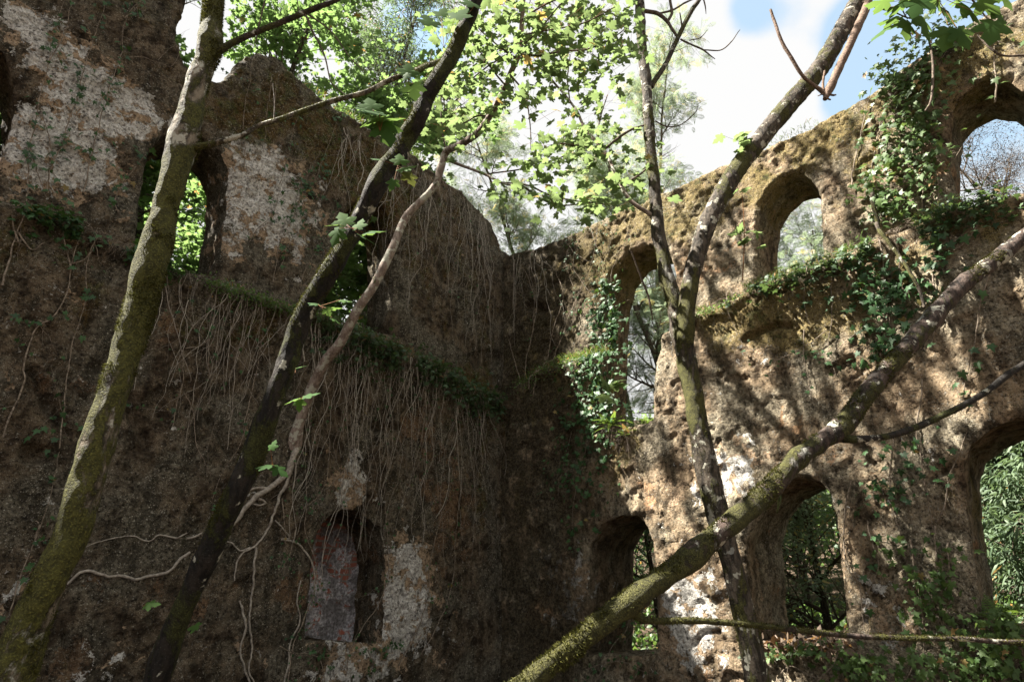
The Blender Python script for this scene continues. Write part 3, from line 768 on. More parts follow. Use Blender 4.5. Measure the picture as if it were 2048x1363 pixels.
T1 = [(19, 1363, 2.5, 96), (42, 1300, 2.5, 88), (64, 1239, 2.5, 76), (100, 1160, 2.5, 74), (138, 1068, 2.5, 72), (164, 990, 2.5, 71), (189, 916, 2.5, 69), (213, 838, 2.5, 67), (237, 758, 2.5, 65), (258, 690, 2.5, 64), (279, 621, 2.5, 62), (298, 550, 2.5, 60), (321, 466, 2.5, 57), (334, 410, 2.5, 56), (362, 308, 2.5, 57), (378, 240, 2.5, 50), (394, 171, 2.5, 45), (410, 128, 2.5, 44), (418, 100, 2.5, 47), (423, 50, 2.5, 43), (427, 0, 2.5, 42), (433, -90, 2.5, 40), (440, -250, 2.5, 34), (446, -450, 2.45, 28)]
tree1, P1, R1 = foreground_tree('sycamore_tree', 'straight mossy trunk at the far left with two long side branches', 'tree', T1, .02, M_MOSSY, .032, 36, 60000, -.08, knots=[(375, 285, 2.5, .16), (415, 95, 2.5, .14), (315, 490, 2.5, .08), (270, 650, 2.5, .06)])
def px_branch(parent, pts, mat, seg=8, amp=.004, step=.03, moss=0, name='branch', keep=.2, cap=True, seed=1):
    P, R = pxpath(pts, step); P = wander(P, .006, 5, seed); mb = MB(); tube(mb, P, R, seg, amp, 22, a=np.clip(.5 + .5 * fbm(P, 2, 2, 3), 0, 1), seed=seed)
    o = mb.build(name, mat, parent)
    if moss:
        mm = MB(); moss_fuzz(mm, P, R, moss, rng, .010, keep=keep); mm.build('moss', M_MOSS, o)
    return P, R, o
b1a = px_branch(tree1, [(418, 104, 2.5, 22), (441, 99, 2.5, 15), (479, 79, 2.52, 12), (547, 51, 2.55, 11), (615, 24, 2.6, 11), (680, -4, 2.65, 9), (760, -50, 2.7, 8), (840, -110, 2.7, 6)], M_LOG, 10, .004, moss=1500)
b1b = px_branch(tree1, [(366, 296, 2.5, 26), (390, 294, 2.5, 15), (427, 287, 2.52, 11), (479, 274, 2.55, 10), (513, 253, 2.6, 10), (564, 236, 2.65, 10), (615, 219, 2.7, 10), (667, 202, 2.75, 10), (731, 185, 2.8, 9), (776, 161, 2.85, 10), (817, 147, 2.9, 9), (858, 130, 3.5, 11), (900, 116, 3.7, 9), (928, 104, 3.8, 5)], M_MOSSY, 10, .006, moss=5000, keep=.35)
for pts in [[(610, 26, 2.6, 5), (625, 62, 2.6, 4), (648, 110, 2.65, 3.4), (663, 165, 2.7, 2.5), (690, 190, 2.7, 1.5)], [(612, 26, 2.6, 4), (660, 62, 2.6, 3), (700, 116, 2.65, 2.4), (735, 150, 2.7, 1.4)], [(531, 0, 2.5, 3), (520, 45, 2.53, 3), (510, 84, 2.55, 2)], [(600, 30, 2.6, 2.5), (595, 0, 2.6, 2), (590, -30, 2.6, 2)], [(548, 238, 2.65, 3), (549, 200, 2.65, 2.4), (546, 167, 2.65, 1.2)], [(858, 130, 3.3, 3), (861, 112, 3.3, 2.4), (865, 100, 3.3, 1.2)]]:
    px_branch(tree1, pts, M_TWIG, 5, 0, .03, name='twig', seed=4)

# --- 2 dark leaning trunk -------------------------------------------------
T2 = [(313, 1363, 3.6, 54), (333, 1300, 3.58, 52), (356, 1239, 3.55, 49), (395, 1155, 3.5, 51), (434, 1068, 3.45, 53), (470, 990, 3.4, 55), (504, 916, 3.4, 53), (534, 835, 3.35, 50), (562, 758, 3.3, 48), (585, 690, 3.3, 44), (612, 621, 3.25, 45), (658, 545, 3.2, 44), (705, 466, 3.2, 44), (728, 420, 3.15, 42), (750, 376, 3.1, 43), (770, 340, 3.1, 42), (797, 308, 3.1, 41), (812, 275, 3.1, 40), (835, 239, 3.05, 38), (848, 205, 3.05, 36), (866, 171, 3.0, 35), (888, 135, 3.0, 33), (908, 103, 3.0, 31), (924, 65, 2.95, 30), (938, 34, 2.95, 32), (950, 0, 2.9, 30), (985, -90, 2.85, 27), (1030, -220, 2.8, 22)]
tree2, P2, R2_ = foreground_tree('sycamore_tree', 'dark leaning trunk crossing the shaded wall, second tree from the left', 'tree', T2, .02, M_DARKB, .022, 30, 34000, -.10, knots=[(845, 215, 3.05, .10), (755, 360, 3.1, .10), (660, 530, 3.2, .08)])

# --- 3 slender pale tree growing out of the wall --------------------------
yb = yl('L', 590, 875, .05)
T3 = [(572, 915, yb + .25, 40), (586, 892, yb + .08, 34), (600, 840, yb - .05, 21), (626, 771, yb - .2, 22), (650, 724, yb - .35, 21), (680, 685, yb - .5, 20), (714, 621, yb - .65, 19), (748, 570, yb - .7, 18), (783, 501, yb - .7, 17), (803, 452, yb - .6, 16), (817, 428, yb - .6, 16), (844, 400, yb - .6, 15), (871, 369, yb - .6, 14), (882, 335, yb - .6, 15), (892, 304, yb - .6, 15), (919, 290, yb - 1.0, 14), (954, 267, yb - 1.5, 14), (981, 229, yb - 2.1, 13), (1005, 185, yb - 2.6, 12), (1022, 144, yb - 3.0, 11), (1039, 103, yb - 3.2, 10), (1044, 34, yb - 3.4, 9), (1050, -40, yb - 3.5, 8), (1062, -160, yb - 3.5, 6)]
P3, R3 = pxpath(T3, .03)
tree3 = thing('sycamore_tree', P3[0], 'slender pale curved tree rooted on the shaded wall, under bright leaves', 'tree')
mb = MB(); tube(mb, wander(P3, .008, 3, 5), R3 * (1 + .08 * fbm(P3, 5, 3, 4)), 12, .005, 18, a=.3); mb.build('trunk', M_PALE, tree3)
Y3 = yb - .7
BR3 = [[(885, 318, Y3 + .1, 8), (899, 321, Y3 + .1, 7), (926, 332, Y3, 6), (971, 349, Y3 - .1, 5.5), (1005, 366, Y3 - .2, 5), (1046, 373, Y3 - .3, 4.6), (1073, 393, Y3 - .3, 4.2), (1111, 409, Y3 - .4, 3.6), (1148, 409, Y3 - .5, 3), (1172, 405, Y3 - .5, 2)],
       [(1003, 365, Y3 - .2, 4), (1056, 371, Y3 - .3, 3.5), (1108, 393, Y3 - .4, 3), (1193, 407, Y3 - .5, 2.5), (1235, 407, Y3 - .5, 1.5)],
       [(971, 349, Y3 - .1, 3), (1056, 335, Y3 - .3, 3), (1142, 308, Y3 - .5, 2.6), (1203, 294, Y3 - .6, 2)],
       [(892, 300, Y3 + .1, 4), (886, 270, Y3 + .1, 3.5), (882, 225, Y3, 3), (884, 180, Y3, 2.6), (905, 125, Y3, 2)],
       [(1041, 109, (Y3 - 2.1) - .7, 6), (1073, 111, (Y3 - 2.1) - .7, 5), (1125, 103, (Y3 - 2.1) - .8, 4), (1176, 99, (Y3 - 2.1) - .8, 3.5), (1227, 75, (Y3 - 2.1) - .9, 2.6), (1261, 51, (Y3 - 2.1) - 1, 2)],
       [(1030, 115, (Y3 - 2.1) - .7, 4), (1000, 95, (Y3 - 2.1) - .6, 3), (960, 60, (Y3 - 2.1) - .5, 2.6), (947, 35, (Y3 - 2.1) - .5, 2)],
       [(1125, 4, (Y3 - 2.1) - 1, 3), (1056, 82, (Y3 - 2.1) - .8, 3.4), (970, 137, (Y3 - 2.1) - .4, 3), (892, 202, (Y3 - 2.1) - .2, 2)],
       [(1010, 170, (Y3 - 2.1) - .5, 4), (985, 140, (Y3 - 2.1) - .5, 3), (950, 90, (Y3 - 2.1) - .4, 2.5), (900, 40, (Y3 - 2.1) - .3, 2), (880, -20, (Y3 - 2.1) - .3, 2)],
       [(972, 232, (Y3 - 2.1) - .4, 4), (955, 232, (Y3 - 2.1) - .4, 3.6), (930, 245, (Y3 - 2.1) - .3, 3), (895, 258, (Y3 - 2.1) - .2, 2)],
       [(1020, 150, (Y3 - 2.1) - .6, 4), (1050, 190, (Y3 - 2.1) - .7, 3), (1060, 250, (Y3 - 2.1) - .8, 2.4), (1062, 300, (Y3 - 2.1) - .8, 1.6)],
       [(1044, 40, (Y3 - 2.1) - .9, 5), (1090, 10, (Y3 - 2.1) - 1, 4), (1160, -20, (Y3 - 2.1) - 1.1, 3), (1240, -50, (Y3 - 2.1) - 1.2, 2)],
       [(1040, 70, (Y3 - 2.1) - .9, 4), (1100, 60, (Y3 - 2.1) - 1, 3), (1170, 45, (Y3 - 2.1) - 1.1, 3), (1230, 15, (Y3 - 2.1) - 1.2, 2)],
       [(1043, 20, (Y3 - 2.1) - .9, 4), (1000, -10, (Y3 - 2.1) - .8, 3), (940, -30, (Y3 - 2.1) - .7, 3)]]
lf = MB(); pt = lf
for k, br in enumerate(BR3):
    P, R, o = px_branch(tree3, br, M_PALE if k in (0, 4) else M_TWIG, 6, 0, .04, seed=k + 3)
    n = [34, 24, 26, 30, 44, 26, 40, 34, 16, 22, 44, 40, 40][k]
    leafy_px(None, lf, (P, R), rng, .095 if k > 3 else .13, n, MAPLE, .14, pt, .42, .13)
# more leaf sprays of the same crown
for (x, y, n, sp) in [(1000, 60, 60, 60), (1100, 60, 60, 60), (1180, 120, 40, 45), (1080, 150, 34, 40), (960, 110, 46, 50), (930, 180, 30, 35), (1200, 30, 46, 55), (1040, 200, 20, 30), (960, 30, 30, 40), (880, 220, 36, 40), (900, 250, 20, 28), (1190, 160, 20, 32), (1230, 90, 26, 35)]:
    q = np.array([at(x + rng.normal(0, sp), y + rng.normal(0, sp * .6), Y3 - 2.6 + rng.normal(0, .3)) for _ in range(n)])
    r = rng.normal(0, 1, (n, 3)); r[:, 2] = -abs(r[:, 2]) * .4
    leaves(lf, q, norm(r), norm(np.stack([rng.normal(0, .42, n), rng.normal(0, .42, n), np.ones(n)], -1)), .095 * rng.uniform(.45, 1.2, n), MAPLE, rng)
    petioles(pt, q, q + np.array([0, 0, .06]) + rng.normal(0, .04, (n, 3)))
# crown above the picture
anch = []; cr = MB()
branch_out(cr, P3[-40:], np.maximum(R3[-40:], .012), rng, 12, 1.5, 1, anch, .1, .9, .35)
cr.build('crown_branches', M_TWIG, tree3)
pos, ax, nr, sz = spray(anch, 1, .13, .13, rng); ok = ~in_frame(pos) & sun_gap(pos, rng, .0, .5)
leaves(lf, pos[ok], ax[ok], nr[ok], sz[ok], MAPLE_S, rng)
lf.build('leaves', [M_MAPLE, M_RED], tree3)

# --- 4 forked tree --------------------------------------------------------
Y4 = 5.2
T4 = [(1514, 1363, Y4, 56), (1491, 1239, Y4, 52), (1474, 1171, Y4, 51), (1456, 1102, Y4, 50), (1428, 1000, Y4, 52), (1409, 916, Y4, 50), (1395, 840, Y4, 46), (1380, 758, Y4, 43), (1368, 690, Y4, 44), (1353, 621, Y4, 40), (1333, 552, Y4, 33), (1325, 501, Y4, 30), (1316, 466, Y4, 28), (1310, 376, Y4, 27), (1302, 308, Y4, 25), (1297, 239, Y4, 24), (1293, 171, Y4, 24), (1285, 103, Y4, 21), (1280, 34, Y4, 22), (1278, -30, Y4, 20), (1272, -150, Y4, 17), (1262, -300, Y4, 13)]
tree4, P4, R4 = foreground_tree('forked_tree', 'forked mossy grey tree standing before the sunlit wall', 'tree', T4, .025, M_FORK, .030, 30, 30000, -.06, knots=[(1333, 560, Y4, .14), (1366, 660, Y4, .12)])
T4R = [(1372, 715, Y4 - .02, 30), (1370, 660, Y4 - .08, 36), (1374, 610, Y4 - .1, 34), (1380, 565, Y4 - .1, 33), (1397, 501, Y4 - .1, 34), (1410, 460, Y4 - .1, 35), (1436, 405, Y4 - .1, 37), (1472, 342, Y4 - .1, 36), (1525, 274, Y4 - .1, 35), (1582, 205, Y4 - .1, 36), (1639, 137, Y4 - .1, 35), (1680, 68, Y4 - .1, 34), (1718, 0, Y4 - .1, 34), (1760, -90, Y4 - .1, 30), (1810, -220, Y4 - .1, 24)]
P4R, R4R, st4 = px_branch(tree4, T4R, M_FORK, 20, .016, .03, 6000, 'stem', .05, seed=14)
for k, br in enumerate([[(1302, 174, Y4, 12), (1310, 160, Y4, 11), (1330, 130, Y4, 10), (1354, 79, Y4, 9.5), (1378, 31, Y4, 9), (1405, -12, Y4, 8), (1430, -60, Y4, 7)],
           [(1285, 22, Y4, 9), (1300, 24, Y4, 8), (1316, 28, Y4, 8), (1334, 43, Y4, 7), (1345, 60, Y4, 6), (1356, 76, Y4, 5)],
           [(1336, 43, Y4, 6), (1344, 25, Y4, 6), (1340, 0, Y4, 5.5), (1338, -30, Y4, 5)], [(1316, 28, Y4, 4), (1345, 20, Y4, 4), (1372, 5, Y4, 3.5), (1400, -8, Y4, 3)],
           [(1361, 78, Y4, 4), (1385, 90, Y4, 3.5), (1407, 100, Y4, 3.4), (1430, 118, Y4, 1.5)], [(1407, 100, Y4, 2.6), (1440, 101, Y4, 2.4), (1461, 85, Y4, 2.2), (1480, 60, Y4, 1.2)],
           [(1365, 57, Y4, 3.5), (1362, 40, Y4, 3), (1360, 26, Y4, 2)], [(1378, 81, Y4, 2), (1400, 76, Y4, 1.8), (1415, 60, Y4, 1)],
           [(1406, -2, Y4, 3), (1411, 15, Y4, 2.4), (1412, 28, Y4, 1.2)], [(1310, 242, Y4, 3), (1330, 252, Y4, 2.6), (1360, 250, Y4, 2.4), (1390, 225, Y4, 2.2), (1395, 212, Y4, 1.6)],
           [(1305, 640, Y4 - .05, 3), (1296, 590, Y4 - .1, 4), (1280, 550, Y4 - .2, 3.6), (1262, 502, Y4 - .3, 3)]]):
    px_branch(tree4, br, M_TWIG if k != 0 else M_FORK, 7, .002, .03, seed=k + 30)
BR4 = [[(1309, 432, Y4, 9), (1299, 427, Y4, 9), (1261, 400, Y4, 8.5), (1237, 362, Y4 + .1, 8), (1210, 304, Y4 + .2, 7), (1172, 260, Y4 + .3, 6), (1152, 219, Y4 + .4, 5), (1125, 185, Y4 + .5, 4.5), (1094, 147, Y4 + .5, 4), (1073, 106, Y4 + .6, 3), (1070, 40, Y4 + .6, 2.5)],
       [(1210, 298, Y4 + .2, 5), (1235, 278, Y4 + .1, 5), (1262, 260, Y4, 5), (1292, 250, Y4, 4)],
       [(1208, 296, Y4 + .2, 5), (1170, 294, Y4 + .2, 4), (1120, 286, Y4 + .1, 3)],
       [(1243, 370, Y4, 4), (1275, 352, Y4, 4), (1300, 330, Y4, 3)],
       [(1195, 285, Y4 + .2, 3), (1200, 240, Y4 + .2, 2.6), (1215, 190, Y4 + .2, 2)],
       [(1140, 205, Y4 + .4, 3), (1135, 160, Y4 + .4, 2.6), (1140, 110, Y4 + .4, 2)]]
lf = MB(); pt = lf
for k, br in enumerate(BR4):
    P, R, o = px_branch(tree4, br, M_PALE if k == 0 else M_TWIG, 7, 0, .03, seed=k + 50)
    leafy_px(None, lf, (P, R), rng, .115, [60, 10, 26, 10, 20, 20][k], MAPLE, .13, pt, .38, .11)
for (x, y, n, sx, sy) in [(1180, 320, 40, 55, 25), (1100, 340, 34, 50, 22), (1230, 350, 26, 40, 22), (1120, 390, 26, 55, 16), (1210, 405, 30, 45, 14), (1060, 300, 14, 30, 22), (1160, 270, 22, 40, 25), (1180, 200, 18, 35, 25)]:
    q = np.array([at(x + rng.normal(0, sx), y + rng.normal(0, sy), Y4 + .3 + rng.normal(0, .35)) for _ in range(n)])
    r = rng.normal(0, 1, (n, 3)); r[:, 2] = -abs(r[:, 2]) * .4
    leaves(lf, q, norm(r), norm(np.stack([rng.normal(0, .3, n), rng.normal(0, .3, n), np.ones(n)], -1)), .12 * rng.uniform(.5, 1.2, n), MAPLE, rng)
    petioles(pt, q, q + np.array([0, 0, .05]) + rng.normal(0, .05, (n, 3)))
for (x, y, n, Y, s_) in [(1480, 272, 7, Y4 - .2, .13), (1490, 460, 5, Y4 + .4, .14), (1488, 480, 5, Y4 + .4, .13), (1478, 370, 3, Y4 + .2, .1), (1225, 780, 7, Y4 - .1, .14)]:
    q = np.array([at(x + rng.normal(0, 15), y + rng.normal(0, 13), Y) for _ in range(n)]); r = rng.normal(0, 1, (n, 3)); r[:, 2] *= .3
    leaves(lf, q, norm(r), norm(np.stack([rng.normal(0, .3, n), rng.normal(0, .3, n) - .2, np.ones(n)], -1)), s_ * rng.uniform(.8, 1.2, n), MAPLE, rng)
    petioles(pt, q, np.repeat(at(x, y + 12, Y)[None], n, 0))
P, R = pxpath([(1485, 560, Y4 + .45, 2.4), (1487, 520, Y4 + .4, 2), (1489, 465, Y4 + .4, 1.6), (1484, 380, Y4 + .3, 1.2)], .05); tube(pt, P, R, 4, m=1)
anch = []; cr = MB()
for (PP, RR) in ((P4[-28:], R4[-28:]), (P4R[-24:], R4R[-24:])):
    branch_out(cr, PP, np.maximum(RR, .03), rng, 9, 2.3, 1, anch, .25, .9, .5); cr.build('crown_branches', M_TWIG, tree4); cr = MB()
tip, rt = limb(P4[-1], P4[-1] - P4[-5], 2.5, R4[-1], rng, .3, .3); tube(cr, tip, rt, 6); branch_out(cr, tip, rt, rng, 9, 2.0, 1, anch, .1, .9, .4)
cr.build('crown_branches', M_TWIG, tree4); cr = MB()
tip, rt = limb(P4R[-1], P4R[-1] - P4R[-5], 2.8, R4R[-1], rng, .3, .6); tube(cr, tip, rt, 6); branch_out(cr, tip, rt, rng, 9, 2.0, 1, anch, .1, .9, .4)
cr.build('crown_branches', M_TWIG, tree4)
pos, ax, nr, sz = spray(anch, 2, .15, .16, rng); ok = ~in_frame(pos) & sun_gap(pos, rng, .02, .42); leaves(lf, pos[ok], ax[ok], nr[ok], sz[ok], MAPLE_S, rng)
lf.build('leaves', [M_MAPLE, M_RED], tree4)
# dead broken limb hanging in the fork of the right stem
dead = thing('broken_branch', at(1651, 195, Y4 - .3), 'dead V-shaped broken branch hanging against the sky beside the leaning stem', 'branch')
mb = MB()
P, R = pxpath([(1741, -10, Y4 - .25, 13), (1731, 20, Y4 - .25, 16), (1717, 51, Y4 - .28, 16), (1693, 103, Y4 - .3, 16), (1673, 147, Y4 - .3, 16), (1658, 180, Y4 - .3, 17), (1650, 198, Y4 - .3, 9)], .02); tube(mb, wander(P, .008, 6, 2), R, 10, .007, 20)
for pts in [[(1651, 190, Y4 - .3, 8), (1642, 181, Y4 - .3, 9), (1622, 166, Y4 - .32, 7), (1604, 150, Y4 - .35, 7), (1581, 113, Y4 - .4, 7), (1567, 90, Y4 - .42, 6.5), (1557, 66, Y4 - .45, 6), (1549, 42, Y4 - .46, 6), (1541, 20, Y4 - .48, 5)], [(1648, 184, Y4 - .3, 6), (1646, 168, Y4 - .3, 5), (1649, 142, Y4 - .3, 4.5)], [(1655, 188, Y4 - .3, 5), (1668, 191, Y4 - .3, 4), (1672, 190, Y4 - .3, 3)], [(1650, 196, Y4 - .3, 4), (1662, 200, Y4 - .3, 3)], [(1645, 188, Y4 - .3, 3), (1636, 192, Y4 - .3, 2)]]:
    P, R = pxpath(pts, .02); tube(mb, wander(P, .005, 8, 6), R, 7, .003, 25)
mb.build('wood', M_DEAD, dead)

# --- 5 thick leaning log ---------------------------------------------------
T5 = [(960, 1425, 2.9, 52), (1040, 1375, 2.95, 50), (1125, 1309, 3.0, 50), (1193, 1254, 3.05, 52), (1261, 1203, 3.1, 54), (1330, 1152, 3.2, 50), (1380, 1116, 3.25, 50), (1451, 1056, 3.3, 47), (1502, 1012, 3.4, 47), (1553, 964, 3.5, 46), (1604, 912, 3.55, 44), (1663, 868, 3.6, 44), (1700, 835, 3.65, 40), (1724, 798, 3.7, 38), (1793, 717, 3.8, 38), (1850, 655, 3.9, 36), (1881, 614, 3.95, 35), (1929, 567, 4.0, 34), (1998, 514, 4.1, 33), (2048, 472, 4.15, 33), (2150, 390, 4.1, 30), (2300, 270, 3.8, 26), (2420, 160, 3.5, 20)]
P5, R5 = pxpath(T5, .025)
s_ = np.linspace(0, 1, 60, endpoint=False)[:, None]; base5 = P5[0] + (P5[0] - P5[12]) / np.linalg.norm(P5[0] - P5[12]) * (P5[0][2] + .1) / max(.12, (P5[12] - P5[0])[2] / np.linalg.norm(P5[0] - P5[12]))
P5 = np.concatenate([base5 * (1 - s_) + P5[0] * s_, P5]); R5 = np.concatenate([np.full(60, R5[0]), R5])
tree5 = thing('leaning_tree', (base5[0], base5[1], 0), 'thick half fallen tree slanting across the sunlit wall, mossy at its lower end', 'tree')
R5n = R5 * .9 * (1 + .07 * fbm(P5, 2.6, 3, 78)); mb = MB(); tube(mb, P5, R5n, 30, .024, 8, a=np.clip(.9 - np.linspace(0, 1, len(P5)) * .9, 0, 1)); tr5 = mb.build('trunk', M_LOG, tree5)
mm = MB(); moss_fuzz(mm, P5[40:], R5n[40:], 42000, rng, .013, keep=-.06); mm.build('moss', M_MOSS, tr5)
px_branch(tree5, [(1672, 866, 3.62, 34), (1700, 878, 3.6, 17), (1740, 876, 3.62, 13), (1775, 871, 3.65, 12), (1827, 857, 3.7, 13), (1895, 826, 3.75, 13), (1964, 789, 3.8, 12), (2015, 748, 3.85, 13), (2048, 727, 3.9, 12), (2120, 670, 4, 10), (2250, 600, 4.1, 7)], M_DARKB, 12, .006, moss=1200)
px_branch(tree5, [(1262, 1212, 3.1, 34), (1284, 1237, 3.1, 14), (1330, 1241, 3.1, 12), (1380, 1241, 3.12, 12), (1451, 1245, 3.15, 11), (1519, 1250, 3.2, 10.5), (1587, 1259, 3.22, 11), (1690, 1270, 3.3, 10), (1760, 1274, 3.33, 10), (1827, 1277, 3.35, 10), (1929, 1278, 3.4, 9), (2048, 1283, 3.45, 8.5), (2150, 1290, 3.5, 8), (2300, 1300, 3.6, 5)], M_LOG, 12, .006, moss=7000, keep=.25)
lf5 = MB(); q = np.array([at(1548, 978, 3.45), at(1556, 985, 3.45), at(1540, 982, 3.45)]); leaves(lf5, q, norm(np.array([[-.3, 0, -1], [.2, 0, -1], [-.7, .1, -.6]])), np.array([[0, -1, .3]] * 3), np.array([.09, .10, .08]), FERN, rng); lf5.build('fern_fronds', M_FERN, tree5)
# crown of the leaning tree, right of the picture
anch = []; cr = MB(); branch_out(cr, P5[-40:], R5[-40:], rng, 7, 1.4, 1, anch, .3, .9, .6); cr.build('crown_branches', M_TWIG, tree5)
lf5 = MB(); pos, ax, nr, sz = spray(anch, 1, .15, .15, rng); ok = ~in_frame(pos) & sun_gap(pos, rng); leaves(lf5, pos[ok], ax[ok], nr[ok], sz[ok], MAPLE_S, rng); lf5.build('leaves', M_MAPLE_D, tree5)

# --- leaf sprouts on the dark trunk ----------------------------------------
def big_leaf(mb, pm, x, y, Y, wpx, ang, tiltx=0., tilty=-.35, shape=MAPLE, stalk=None):
    """one leaf seen at a pixel; wpx is its length in photo pixels"""
    p = at(x, y, Y); dd = (p - CAM) @ raydir(1024, 681.5); s = wpx * dd / F
    a = math.radians(ang); ax = np.array([[math.cos(a), .15, math.sin(a)]])
    nr = np.array([[tiltx, tilty, .85 if abs(math.sin(a)) < .8 else .35]]); nr = nr if abs(math.sin(a)) < .85 else np.array([[tiltx, -1., .45]])
    c = norm(ax)[0] * s * .4
    leaves(mb, (p - c)[None], norm(ax), norm(nr), np.array([s]), shape, rng)
    if stalk is not None: petioles(pm, (p - c)[None], stalk[None], .0016)
def cluster(parent, Y, stalk, lst, matl=None, nm='leaves'):
    lf = pm = MB(); sp = at(stalk[0], stalk[1], Y)
    for (x, y, w, ang) in lst: big_leaf(lf, pm, x, y, Y + rng.normal(0, .03), w, ang, rng.normal(0, .25), -.5 + rng.normal(0, .15), MAPLE, sp)
    lf.build(nm, [matl or M_MAPLE_D, M_RED], parent)
cluster(tree2, 2.85, (888, 95, ), [(858, 42, 46, 110), (885, 25, 34, 80), (920, 28, 48, 60), (895, 45, 26, 20), (940, 5, 44, 120), (855, 55, 22, 200)])
cluster(tree2, 2.8, (818, 170), [(817, 140, 42, 95), (812, 152, 20, 240), (828, 180, 42, 280)])
cluster(tree2, 2.7, (760, 262), [(740, 222, 62, 150), (748, 240, 50, 200), (778, 238, 54, 20), (772, 262, 56, 290), (742, 208, 44, 110)])
cluster(tree2, 2.85, (795, 330), [(800, 318, 34, 100), (812, 335, 40, 30), (820, 355, 34, 300), (785, 368, 26, 250), (752, 318, 22, 160)])
cluster(tree2, 2.95, (700, 455), [(688, 438, 42, 120), (672, 470, 40, 250), (745, 462, 44, 20), (735, 478, 42, 330), (718, 448, 30, 80), (665, 450, 30, 180)])
cluster(tree2, 3.0, (640, 612), [(628, 606, 24, 160), (668, 616, 28, 10), (655, 622, 20, 300), (672, 640, 22, 330), (690, 600, 24, 0)])
cluster(tree2, 3.1, (600, 800), [(585, 800, 30, 200), (598, 808, 26, 270), (620, 790, 32, 20)])
cluster(tree2, 3.1, (545, 925), [(530, 930, 38, 180), (560, 940, 34, 330), (545, 890, 22, 80)])
cluster(tree2, 3.2, (395, 1258), [(388, 1252, 26, 190)])
cluster(tree1, 2.6, (285, 1212), [(303, 1207, 28, 5)])
cluster(tree2, 3.2, (590, 745), [(602, 733, 24, 20)])

# --- bough reaching in at the top right -------------------------------------
bough = thing('sycamore_tree', (7.2, 2.2, 0), 'sycamore bough of broad dark green leaves hanging in at the top right corner', 'tree')
mb = MB(); Pq = spline(np.array([[7.2, 2.2, 0, .14], [7.1, 2.2, 2.5, .12], [6.9, 2.25, 5.0, .10], [6.6, 2.3, 8, .06], [6.4, 2.3, 10, .02]]), .1); tube(mb, Pq[:, :3], Pq[:, 3], 14, .01, 8); mb.build('trunk', M_FORK, bough)
YB = 2.3
bo = [[6.9, 2.25, 4.6]]
P, R = pxpath([(2600, 40, YB, 34), (2300, -20, YB, 24), (2100, -40, YB, 14), (1960, -30, YB, 9), (1860, -10, YB, 8), (1800, 12, YB, 7), (1775, 18, YB, 8), (1740, 8, YB, 8)], .04)
mb = MB(); tube(mb, np.concatenate([[[6.85, 2.25, 5.0]], P]), np.concatenate([[.05], R]), 8, .002, 20)
for pts in [[(1860, -10, YB, 5), (1825, 30, YB, 4), (1815, 36, YB, 3), (1770, 15, YB, 3)], [(1930, -20, YB, 4), (1960, 20, YB, 3.5), (1990, 54, YB, 2)], [(1855, 70, YB, 2.6), (1864, 110, YB, 4), (1866, 150, YB, 4.4), (1862, 200, YB, 4), (1850, 222, YB, 3)], [(1955, 70, YB + .3, 3), (1985, 100, YB + .3, 5), (2010, 112, YB + .3, 4), (2060, 110, YB + .3, 5)], [(1800, -10, YB, 3), (1805, 20, YB, 2.5), (1815, 38, YB, 2)]]:
    P, R = pxpath(pts, .03); tube(mb, P, R, 6)
mb.build('branch', M_TWIG, bough)
cluster(bough, 2.2, (1870, -10), [(1765, 62, 52, 215), (1780, 40, 40, 180), (1815, 55, 48, 265), (1850, 50, 62, 280), (1795, 10, 54, 200), (1835, 12, 54, 240), (1900, 30, 58, 300), (1895, 72, 56, 250), (1925, 72, 50, 290), (1940, 20, 60, 310), (1985, 60, 60, 250), (1975, 12, 50, 330), (2000, 30, 44, 300), (1870, 0, 56, 250), (1760, 5, 46, 170), (1960, -8, 50, 280), (1925, -5, 50, 200), (1820, -12, 56, 250), (1780, -8, 50, 220), (2010, -5, 50, 300)], M_MAPLE_D)
# ------------------------------------------------------------------ ground and trees beyond the walls
g1 = np.linspace(-70, 70, 141); GX, GY = np.meshgrid(g1, g1, indexing='ij')
gp = np.stack([GX.ravel(), GY.ravel(), 0 * GX.ravel()], -1)
ra = (gp[:, 0] - C[0]) * A2[0] + (gp[:, 1] - C[1]) * A2[1]; rb = (gp[:, 0] - C[0]) * B2[0] + (gp[:, 1] - C[1]) * B2[1]
outd = np.maximum(np.maximum(-ra, -rb), 0)
gz_ = .12 * fbm(gp, .35, 4, 3) + np.clip(outd - 2, 0, 60) * .22 + np.clip(outd - 14, 0, 60) * .28 * (1 + .3 * fbm(gp, .08, 3, 5))
mb = MB(); ii = np.arange(141 * 141).reshape(141, 141)
mb.add(np.c_[gp[:, :2], gz_ - .02], np.stack([ii[:-1, :-1], ii[1:, :-1], ii[1:, 1:], ii[:-1, 1:]], -1).reshape(-1, 4), .5)
gnd = mb.build('ground', M_SOIL); gnd['kind'] = 'structure'
# flat sheet out to the horizon
mb = MB(); mb.add([(-900, -900, -.8), (900, -900, -.8), (900, 900, -.8), (-900, 900, -.8)], [(0, 1, 2, 3)]); hz = mb.build('terrain', M_SOIL, smooth=False); hz['kind'] = 'structure'
def gh(x, y):
    p = np.array([[x, y, 0.]]); a_ = (x - C[0]) * A2[0] + (y - C[1]) * A2[1]; b_ = (x - C[0]) * B2[0] + (y - C[1]) * B2[1]; o = max(-a_, -b_, 0)
    return float(.12 * fbm(p, .35, 4, 3)[0] + np.clip(o - 2, 0, 60) * .22 + np.clip(o - 14, 0, 60) * .28 * (1 + .3 * fbm(p, .08, 3, 5)[0]))

